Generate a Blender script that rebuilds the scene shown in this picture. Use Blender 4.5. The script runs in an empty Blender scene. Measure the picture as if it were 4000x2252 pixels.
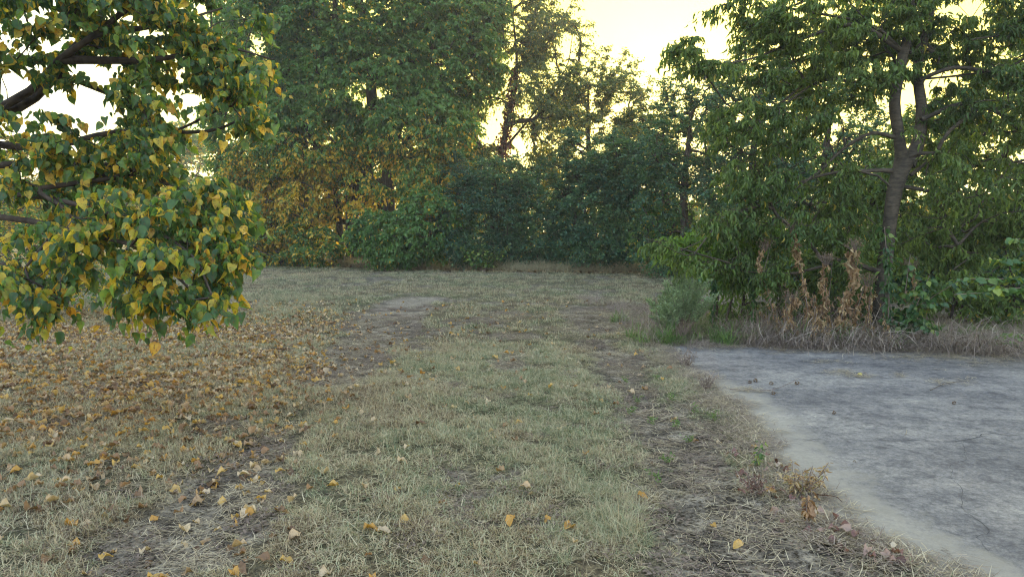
import bpy, math, random
import numpy as np
from mathutils import Matrix, Vector

random.seed(7)
rng = np.random.default_rng(7)
S = bpy.context.scene
C = S.collection

# ------------------------------------------------------------------ camera, sky, sun, exposure
CAM_H, FPX, HORIZON = 1.6, 682.7, 228.0
PITCH = math.atan((288 - HORIZON) / FPX)
cam_d = bpy.data.cameras.new('camera')
cam_d.sensor_width = 36.0
cam_d.lens = FPX / 1024 * 36
cam_d.clip_end = 2000
cam_d.clip_start = 0.05
cam = bpy.data.objects.new('camera', cam_d)
C.objects.link(cam)
cam.location = (0, 0, CAM_H)
cam.rotation_euler = (math.pi / 2 - PITCH, 0, 0)
S.camera = cam

HAZE = .0014
SUN_EL, SUN_AZ = math.radians(9.5), math.radians(13.5)      # azimuth measured from +Y towards +X
world = bpy.data.worlds.new('World')
S.world = world
world.use_nodes = True
wn = world.node_tree
sky = wn.nodes.new('ShaderNodeTexSky')
sky.sky_type = 'NISHITA'
sky.sun_disc = False
sky.sun_elevation = SUN_EL
sky.sun_rotation = SUN_AZ
sky.air_density = 1.0
sky.dust_density = 3.0
sky.ozone_density = 1.0
bg = wn.nodes['Background']
bg.inputs['Strength'].default_value = 0.15
# hazy evening air: the glow round the sun is compressed and warm, the rest of the dome stays bright


def wmath(op, a, b):
    n = wn.nodes.new('ShaderNodeVectorMath')
    n.operation = op
    for i, val in enumerate((a, b)):
        if isinstance(val, tuple):
            n.inputs[i].default_value = val
        else:
            wn.links.new(val, n.inputs[i])
    return n.outputs['Vector'] if op != 'DOT_PRODUCT' else n.outputs['Value']


raw = sky.outputs['Color']
comp = wmath('MULTIPLY', wmath('DIVIDE', raw, wmath('ADD', raw, (1.3, 1.1, .9))), (6.1, 5.8, 5.9))
tc = wn.nodes.new('ShaderNodeTexCoord')
sdir = (math.sin(SUN_AZ) * math.cos(SUN_EL), math.cos(SUN_AZ) * math.cos(SUN_EL), math.sin(SUN_EL))
dot = wmath('DOT_PRODUCT', tc.outputs['Generated'], sdir)
mr = wn.nodes.new('ShaderNodeMapRange')
mr.interpolation_type = 'SMOOTHSTEP'
mr.inputs['From Min'].default_value = .35
mr.inputs['From Max'].default_value = .97
wn.links.new(dot, mr.inputs['Value'])
warm = wn.nodes.new('ShaderNodeMix')
warm.data_type = 'RGBA'
warm.inputs[6].default_value = (1, 1, 1, 1)
warm.inputs[7].default_value = (.8, .70, .09, 1)
wn.links.new(mr.outputs['Result'], warm.inputs[0])
comp = wmath('MULTIPLY', comp, warm.outputs[2])
comp = wmath('ADD', comp, wmath('MULTIPLY', raw, (.026, .026, .034)))
wn.links.new(comp, bg.inputs['Color'])

sun_d = bpy.data.lights.new('sun', 'SUN')
sun_d.energy = 2.0
sun_d.angle = math.radians(4)
sun_d.color = (1.0, 0.78, 0.48)
sun = bpy.data.objects.new('sun', sun_d)
C.objects.link(sun)
sd = Vector((math.sin(SUN_AZ) * math.cos(SUN_EL), math.cos(SUN_AZ) * math.cos(SUN_EL), math.sin(SUN_EL)))
sun.rotation_euler = sd.to_track_quat('Z', 'Y').to_euler()
sun.location = (10, 40, 30)

S.view_settings.view_transform = 'Standard'
S.view_settings.look = 'None'
S.view_settings.gamma = 1
S.view_settings.use_curve_mapping = False
S.view_settings.exposure = 2.2
S.render.engine = 'CYCLES'
S.cycles.pixel_filter_type = 'BLACKMAN_HARRIS'
S.cycles.filter_width = 1.15
S.cycles.max_bounces = 7
S.cycles.diffuse_bounces = 3
S.cycles.glossy_bounces = 2
S.cycles.transmission_bounces = 4
S.cycles.use_denoising = True
S.cycles.denoiser = 'OPENIMAGEDENOISE'
S.cycles.denoising_input_passes = 'RGB_ALBEDO_NORMAL'
S.cycles.denoising_prefilter = 'NONE'
S.cycles.sample_clamp_indirect = 6.0
S.cycles.caustics_reflective = False
S.cycles.caustics_refractive = False

# ------------------------------------------------------------------ helpers
K = 1024 / 2576.0                    # coordinates below are read off a 2576 px wide view of the photograph
cp, sp_ = math.cos(PITCH), math.sin(PITCH)


def ray(u, v):
    x = (u * K - 512) / FPX
    z = -(v * K - 288) / FPX
    return x, cp + z * sp_, -sp_ + z * cp


def at(u, v, Y):
    x, y, z = ray(u, v)
    t = Y / y
    return np.array((x * t, Y, CAM_H + z * t))


def G(u, v):
    x, y, z = ray(u, v)
    t = -CAM_H / z
    return np.array((x * t, y * t, 0.0))


def unit(v):
    v = np.asarray(v, float)
    return v / np.maximum(np.linalg.norm(v, axis=-1, keepdims=True), 1e-9)


def _hash(ix, iy, seed):
    h = (ix.astype(np.int64) * 374761393 + iy.astype(np.int64) * 668265263 + seed * 2147483647) & 0xffffffff
    h = ((h ^ (h >> 13)) * 1274126177) & 0xffffffff
    return ((h ^ (h >> 16)) & 0xffff) / 65535.0


def vnoise(x, y, s, seed=0):
    x = np.asarray(x) / s
    y = np.asarray(y) / s
    ix, iy = np.floor(x), np.floor(y)
    fx, fy = x - ix, y - iy
    fx = fx * fx * (3 - 2 * fx)
    fy = fy * fy * (3 - 2 * fy)
    a, b = _hash(ix, iy, seed), _hash(ix + 1, iy, seed)
    c, d = _hash(ix, iy + 1, seed), _hash(ix + 1, iy + 1, seed)
    return (a * (1 - fx) + b * fx) * (1 - fy) + (c * (1 - fx) + d * fx) * fy


def fbm(x, y, s, seed=0, o=3):
    t, w, n = 0, 1, 0
    for k in range(o):
        t = t + w * vnoise(x, y, s / 2 ** k, seed + k * 17)
        n += w
        w *= 0.5
    return t / n


def sstep(a, b, x):
    t = np.clip((x - a) / (b - a), 0, 1)
    return t * t * (3 - 2 * t)


def mesh(name, V, F, attrs=None, smooth=False, mat=None):
    """V (n,3); F (m,k) array of faces."""
    me = bpy.data.meshes.new(name)
    V = np.ascontiguousarray(V, dtype=np.float32)
    F = np.ascontiguousarray(F, dtype=np.int32)
    m, k = F.shape
    me.vertices.add(len(V))
    me.vertices.foreach_set('co', V.ravel())
    me.loops.add(m * k)
    me.loops.foreach_set('vertex_index', F.ravel())
    me.polygons.add(m)
    me.polygons.foreach_set('loop_start', np.arange(0, m * k, k, dtype=np.int32))
    if smooth:
        me.polygons.foreach_set('use_smooth', np.ones(m, dtype=bool))
    for an, av in (attrs or {}).items():
        av = np.ascontiguousarray(av, dtype=np.float32)
        if av.ndim == 1:
            me.attributes.new(an, 'FLOAT', 'POINT').data.foreach_set('value', av)
        else:
            me.attributes.new(an, 'FLOAT_VECTOR', 'POINT').data.foreach_set('vector', av.ravel())
    me.update(calc_edges=True)
    if mat:
        me.materials.append(mat)
    return me


def link(name, data, parent=None, kind=None, label=None, cat=None, group=None, loc=None):
    o = bpy.data.objects.new(name, data)
    C.objects.link(o)
    if parent is not None:
        o.parent = parent
    if loc is not None:
        o.location = loc
    if kind:
        o['kind'] = kind
    if label:
        o['label'] = label
    if cat:
        o['category'] = cat
    if group:
        o['group'] = group
    return o


def thing(name, label, cat, loc=(0, 0, 0), group=None):
    return link(name, None, None, None, label, cat, group, loc)


def local(V, root):
    return np.asarray(V) - np.array(root.location)


def join(parts):
    """parts: list of (V, F, attrs) with equal face width."""
    Vs, Fs, A, n = [], [], {}, 0
    for V, F, a in parts:
        Vs.append(V)
        Fs.append(F + n)
        n += len(V)
        for k_, v_ in a.items():
            A.setdefault(k_, []).append(v_)
    return np.vstack(Vs), np.vstack(Fs), {k_: np.concatenate(v_) for k_, v_ in A.items()}


# leaf templates: x across (-.5...5), y along 0..1, z lift; triangles
def tpl(V, F):
    return np.array(V, float), np.array(F, int)


T_TINY = tpl([(0, 0, 0), (-.5, .45, .12), (0, 1, -.12), (.5, .45, .12)], [(0, 2, 1), (0, 3, 2)])


def blade_template(profile, droop, fold, wave=0.0):
    """profile: list of (y, halfwidth); midrib plus an edge on both sides."""
    V, F = [], []
    n = len(profile)
    for i, (y, w) in enumerate(profile):
        yy = max(y, 0)
        z = -droop * yy * yy
        V += [(0, y if i else max(y, 0), z), (-w, y, z + fold * w + wave * math.sin(i * 2.3)), (w, y, z + fold * w - wave * math.sin(i * 1.7 + 1))]
    for i in range(n - 1):
        a, b = 3 * i, 3 * (i + 1)
        F += [(a, b, b + 1), (a, b + 1, a + 1), (a, a + 2, b + 2), (a, b + 2, b)]
    return tpl(V, [f for f in F])


T_HEART = blade_template([(-.03, .14), (.07, .36), (.22, .48), (.42, .48), (.64, .32), (.85, .11), (1, .0)], .22, .35, .02)
T_HEART2 = blade_template([(-.04, .16), (.08, .38), (.25, .46), (.45, .44), (.66, .27), (.86, .09), (1.02, .0)], .5, .7, .04)
T_OVAL = blade_template([(0, .03), (.25, .42), (.55, .48), (.82, .24), (1, 0)], .2, .3)
T_LANCE = blade_template([(0, .04), (.3, .45), (.65, .38), (1, 0)], .5, .5)
T_CURL = blade_template([(-.02, .1), (.1, .35), (.3, .47), (.56, .42), (.8, .2), (1, 0)], -.3, .8, .15)
T_CURL2 = blade_template([(-.02, .1), (.12, .33), (.34, .45), (.6, .38), (.82, .18), (1, 0)], .5, .5, .18)
T_FLAT = blade_template([(-.02, .1), (.1, .35), (.3, .47), (.56, .42), (.8, .2), (1, 0)], .2, .45, .14)


def frames(axis, up):
    a = unit(axis)
    n = up - (up * a).sum(-1, keepdims=True) * a
    n = unit(n)
    s = np.cross(a, n)
    return a, n, s


def leaves(pos, axis, up, L, W, tint, T):
    """instances of template T as one (V, F, attrs)."""
    TV, TF = T
    a, n, s = frames(axis, up)
    N, k = len(pos), len(TV)
    V = (pos[:, None, :] + s[:, None, :] * (TV[None, :, 0, None] * W[:, None, None])
         + a[:, None, :] * (TV[None, :, 1, None] * L[:, None, None])
         + n[:, None, :] * (TV[None, :, 2, None] * L[:, None, None]))
    F = (TF[None] + (np.arange(N) * k)[:, None, None]).reshape(-1, 3)
    mid = np.abs(TV[:, 0]) * 2
    return V.reshape(-1, 3), F, {'tint': np.repeat(tint, k), 'edge': np.tile(mid, N)}


def tubes(p0, p1, r0, r1, n=5):
    p0, p1 = np.asarray(p0, float), np.asarray(p1, float)
    a = unit(p1 - p0)
    up = np.where(np.abs(a[:, 2:3]) > .9, np.array([[1., 0, 0]]), np.array([[0, 0, 1.]]))
    s = unit(np.cross(a, up))
    t = np.cross(a, s)
    th = np.arange(n) * 2 * math.pi / n
    ring = s[:, None, :] * np.cos(th)[None, :, None] + t[:, None, :] * np.sin(th)[None, :, None]
    A = p0[:, None, :] + ring * np.asarray(r0)[:, None, None]
    B = p1[:, None, :] + ring * np.asarray(r1)[:, None, None]
    V = np.concatenate([A, B], 1).reshape(-1, 3)
    i = np.arange(n)
    j = (i + 1) % n
    f = np.stack([i, j, j + n, i + n], 1)
    F = (f[None] + (np.arange(len(p0)) * 2 * n)[:, None, None]).reshape(-1, 4)
    return V, F, {}


def polytube(pts, rad, n=8, sub=4, wob=0.0, seed=0):
    """smooth tube through pts with radii (Catmull-Rom)."""
    P = np.asarray(pts, float)
    R = np.asarray(rad, float)
    Q = np.vstack([2 * P[0] - P[1], P, 2 * P[-1] - P[-2]])
    RR = np.concatenate([[R[0]], R, [R[-1]]])
    out, ro = [], []
    for i in range(1, len(Q) - 2):
        for k_ in range(sub):
            t = k_ / sub
            out.append(.5 * ((2 * Q[i]) + (-Q[i - 1] + Q[i + 1]) * t + (2 * Q[i - 1] - 5 * Q[i] + 4 * Q[i + 1] - Q[i + 2]) * t * t
                             + (-Q[i - 1] + 3 * Q[i] - 3 * Q[i + 1] + Q[i + 2]) * t ** 3))
            ro.append(RR[i] * (1 - t) + RR[i + 1] * t)
    out.append(P[-1])
    ro.append(R[-1])
    out, ro = np.array(out), np.array(ro)
    tan = unit(np.gradient(out, axis=0))
    ref = np.array([0.3, 1.0, 0.1]) if abs(tan[0][2]) > .7 else np.array([0, 0, 1.0])
    V = []
    th = np.arange(n) * 2 * math.pi / n
    r_ = np.random.default_rng(seed + 5)
    ph = r_.random(4) * 6
    for i, (p, t, r) in enumerate(zip(out, tan, ro)):
        s = unit(np.cross(t, ref))
        q = np.cross(s, t)
        rr = r * (1 + wob * (np.sin(th * 2 + ph[0] + i * .35) * .5 + np.sin(th * 3 + ph[1] - i * .5) * .35 + np.sin(i * 1.1 + ph[2]) * .3))
        V.append(p + s * (np.cos(th) * rr)[:, None] + q * (np.sin(th) * rr)[:, None])
    V = np.vstack(V)
    i = np.arange(n)
    j = (i + 1) % n
    f = np.stack([i, j, j + n, i + n], 1)
    F = (f[None] + (np.arange(len(out) - 1) * n)[:, None, None]).reshape(-1, 4)
    return V, F, {}, out, ro


# ------------------------------------------------------------------ materials
def mat(name):
    m = bpy.data.materials.new(name)
    m.use_nodes = True
    nt = m.node_tree
    return m, nt, nt.nodes['Principled BSDF'], nt.nodes['Material Output']


def node(nt, t, **kw):
    n = nt.nodes.new(t)
    for k_, v_ in kw.items():
        if k_.startswith('i_'):
            key = k_[2:]
            n.inputs[int(key) if key.isdigit() else key].default_value = v_
        else:
            setattr(n, k_, v_)
    return n


def ramp(nt, src, stops, interp='LINEAR'):
    r = nt.nodes.new('ShaderNodeValToRGB')
    r.color_ramp.interpolation = interp
    e = r.color_ramp.elements
    while len(e) > 1:
        e.remove(e[-1])
    e[0].position, e[0].color = stops[0][0], (*stops[0][1], 1)
    for p, c in stops[1:]:
        x = e.new(p)
        x.color = (*c, 1)
    nt.links.new(src, r.inputs[0])
    return r.outputs[0]


def noise(nt, scale, detail=3, rough=.55, vec=None):
    n = node(nt, 'ShaderNodeTexNoise')
    n.inputs['Scale'].default_value = scale
    n.inputs['Detail'].default_value = detail
    n.inputs['Roughness'].default_value = rough
    if vec is not None:
        nt.links.new(vec, n.inputs['Vector'])
    return n


def mix(nt, a, b, f, blend='MIX'):
    n = nt.nodes.new('ShaderNodeMix')
    n.data_type = 'RGBA'
    n.blend_type = blend
    for s, val in ((6, a), (7, b), (0, f)):
        if isinstance(val, (tuple, list)):
            n.inputs[s].default_value = (*val, 1)
        elif isinstance(val, (int, float)):
            n.inputs[s].default_value = val
        else:
            nt.links.new(val, n.inputs[s])
    return n.outputs[2]


def math_(nt, op, a, b=0.0, c=None):
    n = nt.nodes.new('ShaderNodeMath')
    n.operation = op
    for i, val in enumerate((a, b) if c is None else (a, b, c)):
        if isinstance(val, (int, float)):
            n.inputs[i].default_value = val
        else:
            nt.links.new(val, n.inputs[i])
    return n.outputs[0]


def leaf_mat(name, stops, trans=.4, rough=.5, spots=0.0, spot_col=(.18, .08, .02), spec=.35, spot_scale=55, blend=.12):
    m, nt, b, out = mat(name)
    at_ = node(nt, 'ShaderNodeAttribute', attribute_name='tint')
    geo = node(nt, 'ShaderNodeNewGeometry')
    nb = noise(nt, 22, 2, .5, geo.outputs['Position'])
    tf = math_(nt, 'ADD', at_.outputs['Fac'], math_(nt, 'MULTIPLY_ADD', nb.outputs['Fac'], blend, -blend / 2))
    col = ramp(nt, tf, stops)
    if spots:
        nz = noise(nt, spot_scale, 2, .6, geo.outputs['Position'])
        f = ramp(nt, nz.outputs['Fac'], [(.56, (0, 0, 0)), (.68, (spots,) * 3)])
        col = mix(nt, col, spot_col, f)
    nz2 = noise(nt, 9, 2, .6, geo.outputs['Position'])
    f2 = ramp(nt, nz2.outputs['Fac'], [(.3, (.8, .8, .8)), (.7, (1.15, 1.15, 1.15))])
    col = mix(nt, col, f2, 1.0, 'MULTIPLY')
    nt.links.new(col, b.inputs['Base Color'])
    b.inputs['Roughness'].default_value = rough
    b.inputs['Specular IOR Level'].default_value = spec
    tr = node(nt, 'ShaderNodeBsdfTranslucent')
    tc = mix(nt, col, (1.5, 1.45, .75), 1.0, 'MULTIPLY')
    nt.links.new(tc, tr.inputs['Color'])
    ms = node(nt, 'ShaderNodeMixShader')
    ms.inputs[0].default_value = trans
    nt.links.new(b.outputs[0], ms.inputs[1])
    nt.links.new(tr.outputs[0], ms.inputs[2])
    nt.links.new(ms.outputs[0], out.inputs['Surface'])
    return m


def bark_mat(name, c0, c1, scale=14, bump=.6, stretch=(1, 1, .35)):
    m, nt, b, out = mat(name)
    geo = node(nt, 'ShaderNodeNewGeometry')
    mp = node(nt, 'ShaderNodeMapping')
    mp.inputs['Scale'].default_value = stretch
    nt.links.new(geo.outputs['Position'], mp.inputs['Vector'])
    nz = noise(nt, scale, 5, .65, mp.outputs[0])
    nz2 = noise(nt, 3.0, 3, .6, geo.outputs['Position'])
    col = ramp(nt, nz.outputs['Fac'], [(.35, c0), (.65, c1)])
    col = mix(nt, col, ramp(nt, nz2.outputs['Fac'], [(.35, (.65, .65, .65)), (.7, (1.2, 1.15, 1.1))]), 1.0, 'MULTIPLY')
    nt.links.new(col, b.inputs['Base Color'])
    b.inputs['Roughness'].default_value = .9
    b.inputs['Specular IOR Level'].default_value = .2
    bp = node(nt, 'ShaderNodeBump')
    bp.inputs['Strength'].default_value = bump
    bp.inputs['Distance'].default_value = .02
    nt.links.new(nz.outputs['Fac'], bp.inputs['Height'])
    nt.links.new(bp.outputs[0], b.inputs['Normal'])
    return m


GRN_D, GRN, GRN_L = (.022, .052, .022), (.045, .095, .022), (.085, .16, .03)
YEL, ORA, BRN, TAN = (.50, .33, .035), (.48, .22, .035), (.17, .09, .045), (.42, .31, .17)
M_left = leaf_mat('leaf_heart', [(0, (.045, .10, .04)), (.3, (.09, .18, .05)), (.5, (.20, .29, .05)), (.62, (.36, .33, .04)), (.85, (.62, .44, .05)), (1, (.5, .27, .04))], .52, .42, .75, (.16, .085, .02), .4, 48, .55)
M_right = leaf_mat('leaf_lance', [(0, (.034, .066, .022)), (.5, (.08, .14, .034)), (.95, (.19, .26, .05)), (1, (.4, .3, .04))], .42, .45, 0, spec=.35)
M_mulb = leaf_mat('leaf_mulberry', [(0, (.042, .105, .03)), (.45, (.115, .22, .05)), (.6, (.19, .26, .045)), (.7, (.42, .34, .045)), (1, (.62, .37, .045))], .45, .5)
M_dark = leaf_mat('leaf_dark_shrub', [(0, (.024, .06, .038)), (.5, (.055, .125, .068)), (.8, (.13, .23, .08)), (1, (.36, .26, .03))], .35, .5)
M_airy = leaf_mat('leaf_airy', [(0, (.06, .10, .05)), (.5, (.13, .18, .065)), (.75, (.30, .28, .06)), (1, (.5, .33, .06))], .5, .55)
M_vine = leaf_mat('leaf_red_vine', [(0, (.07, .022, .02)), (1, (.16, .05, .035))], .3, .6)
M_broad = leaf_mat('leaf_broad', [(0, (.03, .075, .03)), (.7, (.075, .15, .035)), (1, (.25, .3, .05))], .4, .42, spec=.45)
M_bright = leaf_mat('leaf_bright', [(0, (.07, .14, .03)), (.6, (.14, .25, .045)), (1, (.26, .36, .07))], .5, .45)
M_feath = leaf_mat('leaf_feathery', [(0, (.18, .25, .14)), (1, (.34, .44, .25))], .3, .6)
M_dead = leaf_mat('leaf_withered', [(0, (.13, .075, .04)), (.5, (.32, .2, .1)), (.85, (.45, .34, .19)), (1, (.2, .2, .07))], .25, .75)
M_fall = leaf_mat('leaf_fallen', [(0, (.09, .05, .03)), (.3, (.28, .16, .08)), (.5, (.46, .32, .18)), (.7, (.5, .39, .26)), (.85, (.48, .29, .07)), (1, (.4, .19, .04))], .2, .6, .5, (.14, .07, .03), .3, 70)
M_redl = leaf_mat('leaf_fallen_red', [(0, (.10, .05, .04)), (.5, (.20, .10, .08)), (.8, (.36, .25, .19)), (1, (.42, .34, .24))], .2, .6)
M_bark = bark_mat('bark_dark', (.035, .026, .02), (.09, .07, .055))
M_barkR = bark_mat('bark_grey', (.04, .034, .026), (.098, .082, .062), 9, .5, (1, 1, 3.2))
M_twig = bark_mat('twig_grey', (.07, .055, .045), (.16, .13, .11), 30)
M_straw = leaf_mat('dry_straw', [(0, (.15, .11, .08)), (.5, (.3, .24, .16)), (1, (.48, .41, .28))], .15, .7)
M_stalk = leaf_mat('dry_stalk', [(0, (.12, .085, .068)), (.5, (.23, .175, .14)), (1, (.38, .31, .24))], .1, .8)
M_weed = leaf_mat('leaf_weed', [(0, (.06, .12, .03)), (1, (.16, .25, .07))], .35, .55)
M_seed = leaf_mat('seed_head', [(0, (.09, .055, .035)), (1, (.25, .17, .10))], .1, .8)
M_rust = bark_mat('rusty_metal', (.05, .02, .012), (.11, .045, .025), 60)


def grass_mat(name, dry, green, lush):
    m, nt, b, out = mat(name)
    at_ = node(nt, 'ShaderNodeAttribute', attribute_name='tint')
    ia = node(nt, 'ShaderNodeAttribute', attribute_name='green')
    ia.attribute_type = 'INSTANCER'
    geo = node(nt, 'ShaderNodeNewGeometry')
    nz = noise(nt, 1.6, 3, .6, geo.outputs['Position'])
    x = math_(nt, 'MULTIPLY_ADD', at_.outputs['Fac'], .55, math_(nt, 'MULTIPLY', ia.outputs['Fac'], .8))
    x = math_(nt, 'ADD', x, math_(nt, 'MULTIPLY_ADD', nz.outputs['Fac'], .5, -.42))
    col = ramp(nt, x, [(0, dry[0]), (.22, dry[1]), (.45, dry[2]), (.62, green), (.9, lush)])
    nt.links.new(col, b.inputs['Base Color'])
    b.inputs['Roughness'].default_value = .6
    b.inputs['Specular IOR Level'].default_value = .3
    tr = node(nt, 'ShaderNodeBsdfTranslucent')
    nt.links.new(col, tr.inputs['Color'])
    ms = node(nt, 'ShaderNodeMixShader')
    ms.inputs[0].default_value = .25
    nt.links.new(b.outputs[0], ms.inputs[1])
    nt.links.new(tr.outputs[0], ms.inputs[2])
    nt.links.new(ms.outputs[0], out.inputs['Surface'])
    return m


M_grass = grass_mat('lawn_grass', ((.12, .08, .05), (.45, .35, .21), (.41, .38, .23)), (.215, .235, .125), (.08, .11, .05))

# ------------------------------------------------------------------ ground layout functions
SLAB_EDGE = [G(u, v) for u, v in ((1652, 872), (1692, 905), (1742, 950), (1830, 1020), (1880, 1085), (1925, 1150), (2000, 1235), (2090, 1312), (2175, 1362), (2275, 1408), (2370, 1452), (2620, 1560))]
_ey = np.array([p[1] for p in SLAB_EDGE])[::-1]
_ex = np.array([p[0] for p in SLAB_EDGE])[::-1]
_ey = np.concatenate([[-6.0], _ey])
_ex = np.concatenate([[_ex[0] + (_ex[0] - _ex[2]) / (_ey[1] - _ey[3]) * (-6 - _ey[1]) * .8], _ex])


def slab_left(y):
    return np.interp(y, _ey, _ex)


_b0, _b1, _b2 = G(1672, 872), G(2090, 876), G(2576, 897)


def slab_back(x):
    return np.interp(x, [_b0[0], _b1[0], _b2[0], 14], [_b0[1], _b1[1], _b2[1], _b2[1] - 1.3])


def in_slab(x, y, m=0.0):
    return (x > slab_left(y) + m) & (y < slab_back(x) - m) & (y > -6) & (x < 14)


def path_dist(x, y, pts):
    """min over segments of dist - local half width (metres)."""
    best = np.full(np.shape(x), 1e9)
    for (a, wa), (b, wb) in zip(pts[:-1], pts[1:]):
        d = b - a
        t = np.clip(((x - a[0]) * d[0] + (y - a[1]) * d[1]) / (d[0] ** 2 + d[1] ** 2 + 1e-9), 0, 1)
        dd = np.hypot(x - a[0] - t * d[0], y - a[1] - t * d[1]) - (wa * (1 - t) + wb * t)
        best = np.minimum(best, dd)
    return best


RUT_L = [(G(1055, 752), .55), (G(1020, 765), .5), (G(985, 800), .42), (G(965, 845), .40), (G(900, 885), .3), (G(860, 925), .22), (G(830, 965), .12)]
RUT_L2 = [(G(770, 1040), .08), (G(690, 1120), .18), (G(640, 1165), .2), (G(590, 1225), .24), (G(520, 1275), .2), (G(440, 1330), .3), (G(400, 1400), .3), (G(330, 1470), .25), (G(200, 1600), .2)]
RUT_R = [(G(1470, 778), .45), (G(1530, 800), .85), (G(1510, 830), .35)]
RUT_R2 = [(G(1520, 870), .3), (G(1560, 900), .33), (G(1590, 960), .33), (G(1640, 1040), .45), (G(1700, 1110), .5), (G(1760, 1180), .5), (G(1800, 1270), .5), (G(1880, 1350), .5), (G(1980, 1450), .55), (G(2100, 1600), .45)]
PATCHES = [([(G(600, 760), .5), (G(560, 785), .45)]), ([(G(1130, 1190), .07), (G(1150, 1200), .07)]), ([(G(1640, 845), .2), (G(1700, 868), .25), (G(2100, 868), .1)])]


def bare(x, y):
    n = (fbm(x, y, .9, 3, 4) - .5) * .9
    out = np.zeros(np.shape(x))
    for p, soft, nar in ((RUT_L, .18, -.10), (RUT_L2, .2, .10), (RUT_R, .35, .05), (RUT_R2, .3, .17)):
        d = path_dist(x, y, p) + nar
        out = np.maximum(out, 1 - sstep(-.1, soft, d + n * .75))
    for p in PATCHES:
        out = np.maximum(out, 1 - sstep(-.08, .15, path_dist(x, y, p) + n * .3))
    spots = sstep(.60, .70, fbm(x, y, .6, 31, 3)) * .8
    return np.clip(np.maximum(out, spots), 0, 1)


def gz(x, y):
    """ground height."""
    x, y = np.asarray(x, float), np.asarray(y, float)
    near = 1 - sstep(30, 60, np.hypot(x, y))
    z = ((fbm(x, y, 3.0, 11, 3) - .5) * .10 + (fbm(x, y, .5, 12, 3) - .5) * .035) * near
    b = np.minimum(path_dist(x, y, RUT_L), np.minimum(path_dist(x, y, RUT_R2), path_dist(x, y, RUT_L2)))
    z = z - (1 - sstep(-.3, .35, b)) * .035
    d = np.minimum(slab_left(y) - x, 5)
    d = np.where(y > slab_back(x), np.maximum(d, y - slab_back(x)), d)
    z = np.where(in_slab(x, y, .02), -.09, z * sstep(0, .8, np.abs(d)))
    return z


# ground sheet
M_ground, nt, b, out = mat('ground_soil')
geo = node(nt, 'ShaderNodeNewGeometry')
at_b = node(nt, 'ShaderNodeAttribute', attribute_name='bare')
n1 = noise(nt, 5, 6, .65, geo.outputs['Position'])
n2 = noise(nt, 38, 5, .7, geo.outputs['Position'])
n3 = noise(nt, .9, 4, .6, geo.outputs['Position'])
n4 = noise(nt, .035, 3, .5, geo.outputs['Position'])
soil = ramp(nt, n1.outputs['Fac'], [(.36, (.06, .05, .042)), (.5, (.16, .135, .108)), (.64, (.34, .29, .225))])
soil = mix(nt, soil, ramp(nt, n2.outputs['Fac'], [(.40, (.25, .23, .2)), (.5, (.9, .9, .9)), (.66, (1.4, 1.35, 1.25))]), 1.0, 'MULTIPLY')
thatch = ramp(nt, n2.outputs['Fac'], [(.38, (.035, .03, .022)), (.5, (.10, .085, .06)), (.68, (.22, .19, .12))])
thatch = mix(nt, thatch, ramp(nt, n3.outputs['Fac'], [(.35, (.8, .9, .75)), (.7, (1.15, 1.0, .9))]), 1.0, 'MULTIPLY')
at_f = node(nt, 'ShaderNodeAttribute', attribute_name='field')
col = mix(nt, thatch, soil, at_b.outputs['Fac'])
at_p = node(nt, 'ShaderNodeAttribute', attribute_name='pale')
col = mix(nt, col, mix(nt, (.26, .22, .17), ramp(nt, n2.outputs['Fac'], [(.38, (.5, .5, .5)), (.6, (1.1, 1.1, 1.1))]), 1.0, 'MULTIPLY'), at_p.outputs['Fac'])
fieldc = ramp(nt, n4.outputs['Fac'], [(.35, (.34, .24, .11)), (.65, (.42, .32, .14))])
col = mix(nt, col, fieldc, at_f.outputs['Fac'])
nt.links.new(col, b.inputs['Base Color'])
b.inputs['Roughness'].default_value = .95
b.inputs['Specular IOR Level'].default_value = .1
bp = node(nt, 'ShaderNodeBump')
bp.inputs['Strength'].default_value = .9
bp.inputs['Distance'].default_value = .03
nt.links.new(n2.outputs['Fac'], bp.inputs['Height'])
nt.links.new(bp.outputs[0], b.inputs['Normal'])


def axis_grid():
    ys = [-30, -20, -12, -6, -3, 0]
    y = 1.5
    while y < 34:
        ys.append(y)
        y += max(.045, y * .012)
    ys += [36, 40, 46, 55, 70, 100, 160, 300, 900]
    xs = list(np.arange(-9, 9.001, .07))
    a, g, s = 9.0, [], .09
    while a < 40:
        a += s
        s *= 1.08
        g.append(a)
    g += [60, 100, 200, 900]
    return np.array([-v for v in g[::-1]] + xs + g), np.array(ys, float)


gx, gy = axis_grid()
XX, YY = np.meshgrid(gx, gy)
ZZ = gz(XX, YY)
BB = bare(XX, YY)
FF = sstep(31, 36, YY + .25 * np.abs(XX))
nx, ny = len(gx), len(gy)
i = (np.arange(ny - 1)[:, None] * nx + np.arange(nx - 1)[None]).ravel()
me = mesh('ground', np.stack([XX.ravel(), YY.ravel(), ZZ.ravel()], 1), np.stack([i, i + 1, i + nx + 1, i + nx], 1),
          {'bare': BB.ravel(), 'field': FF.ravel(), 'pale': (.65 * (1 - sstep(-.25, .12, np.minimum(path_dist(XX, YY, [(G(1050, 752), .6), (G(1020, 768), .6), (G(975, 800), .35)]), path_dist(XX, YY, [(G(600, 760), .5), (G(560, 785), .45)])) + (fbm(XX, YY, .6, 88, 3) - .5) * .6))).ravel()}, True, M_ground)
link('ground', me, kind='structure')

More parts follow.
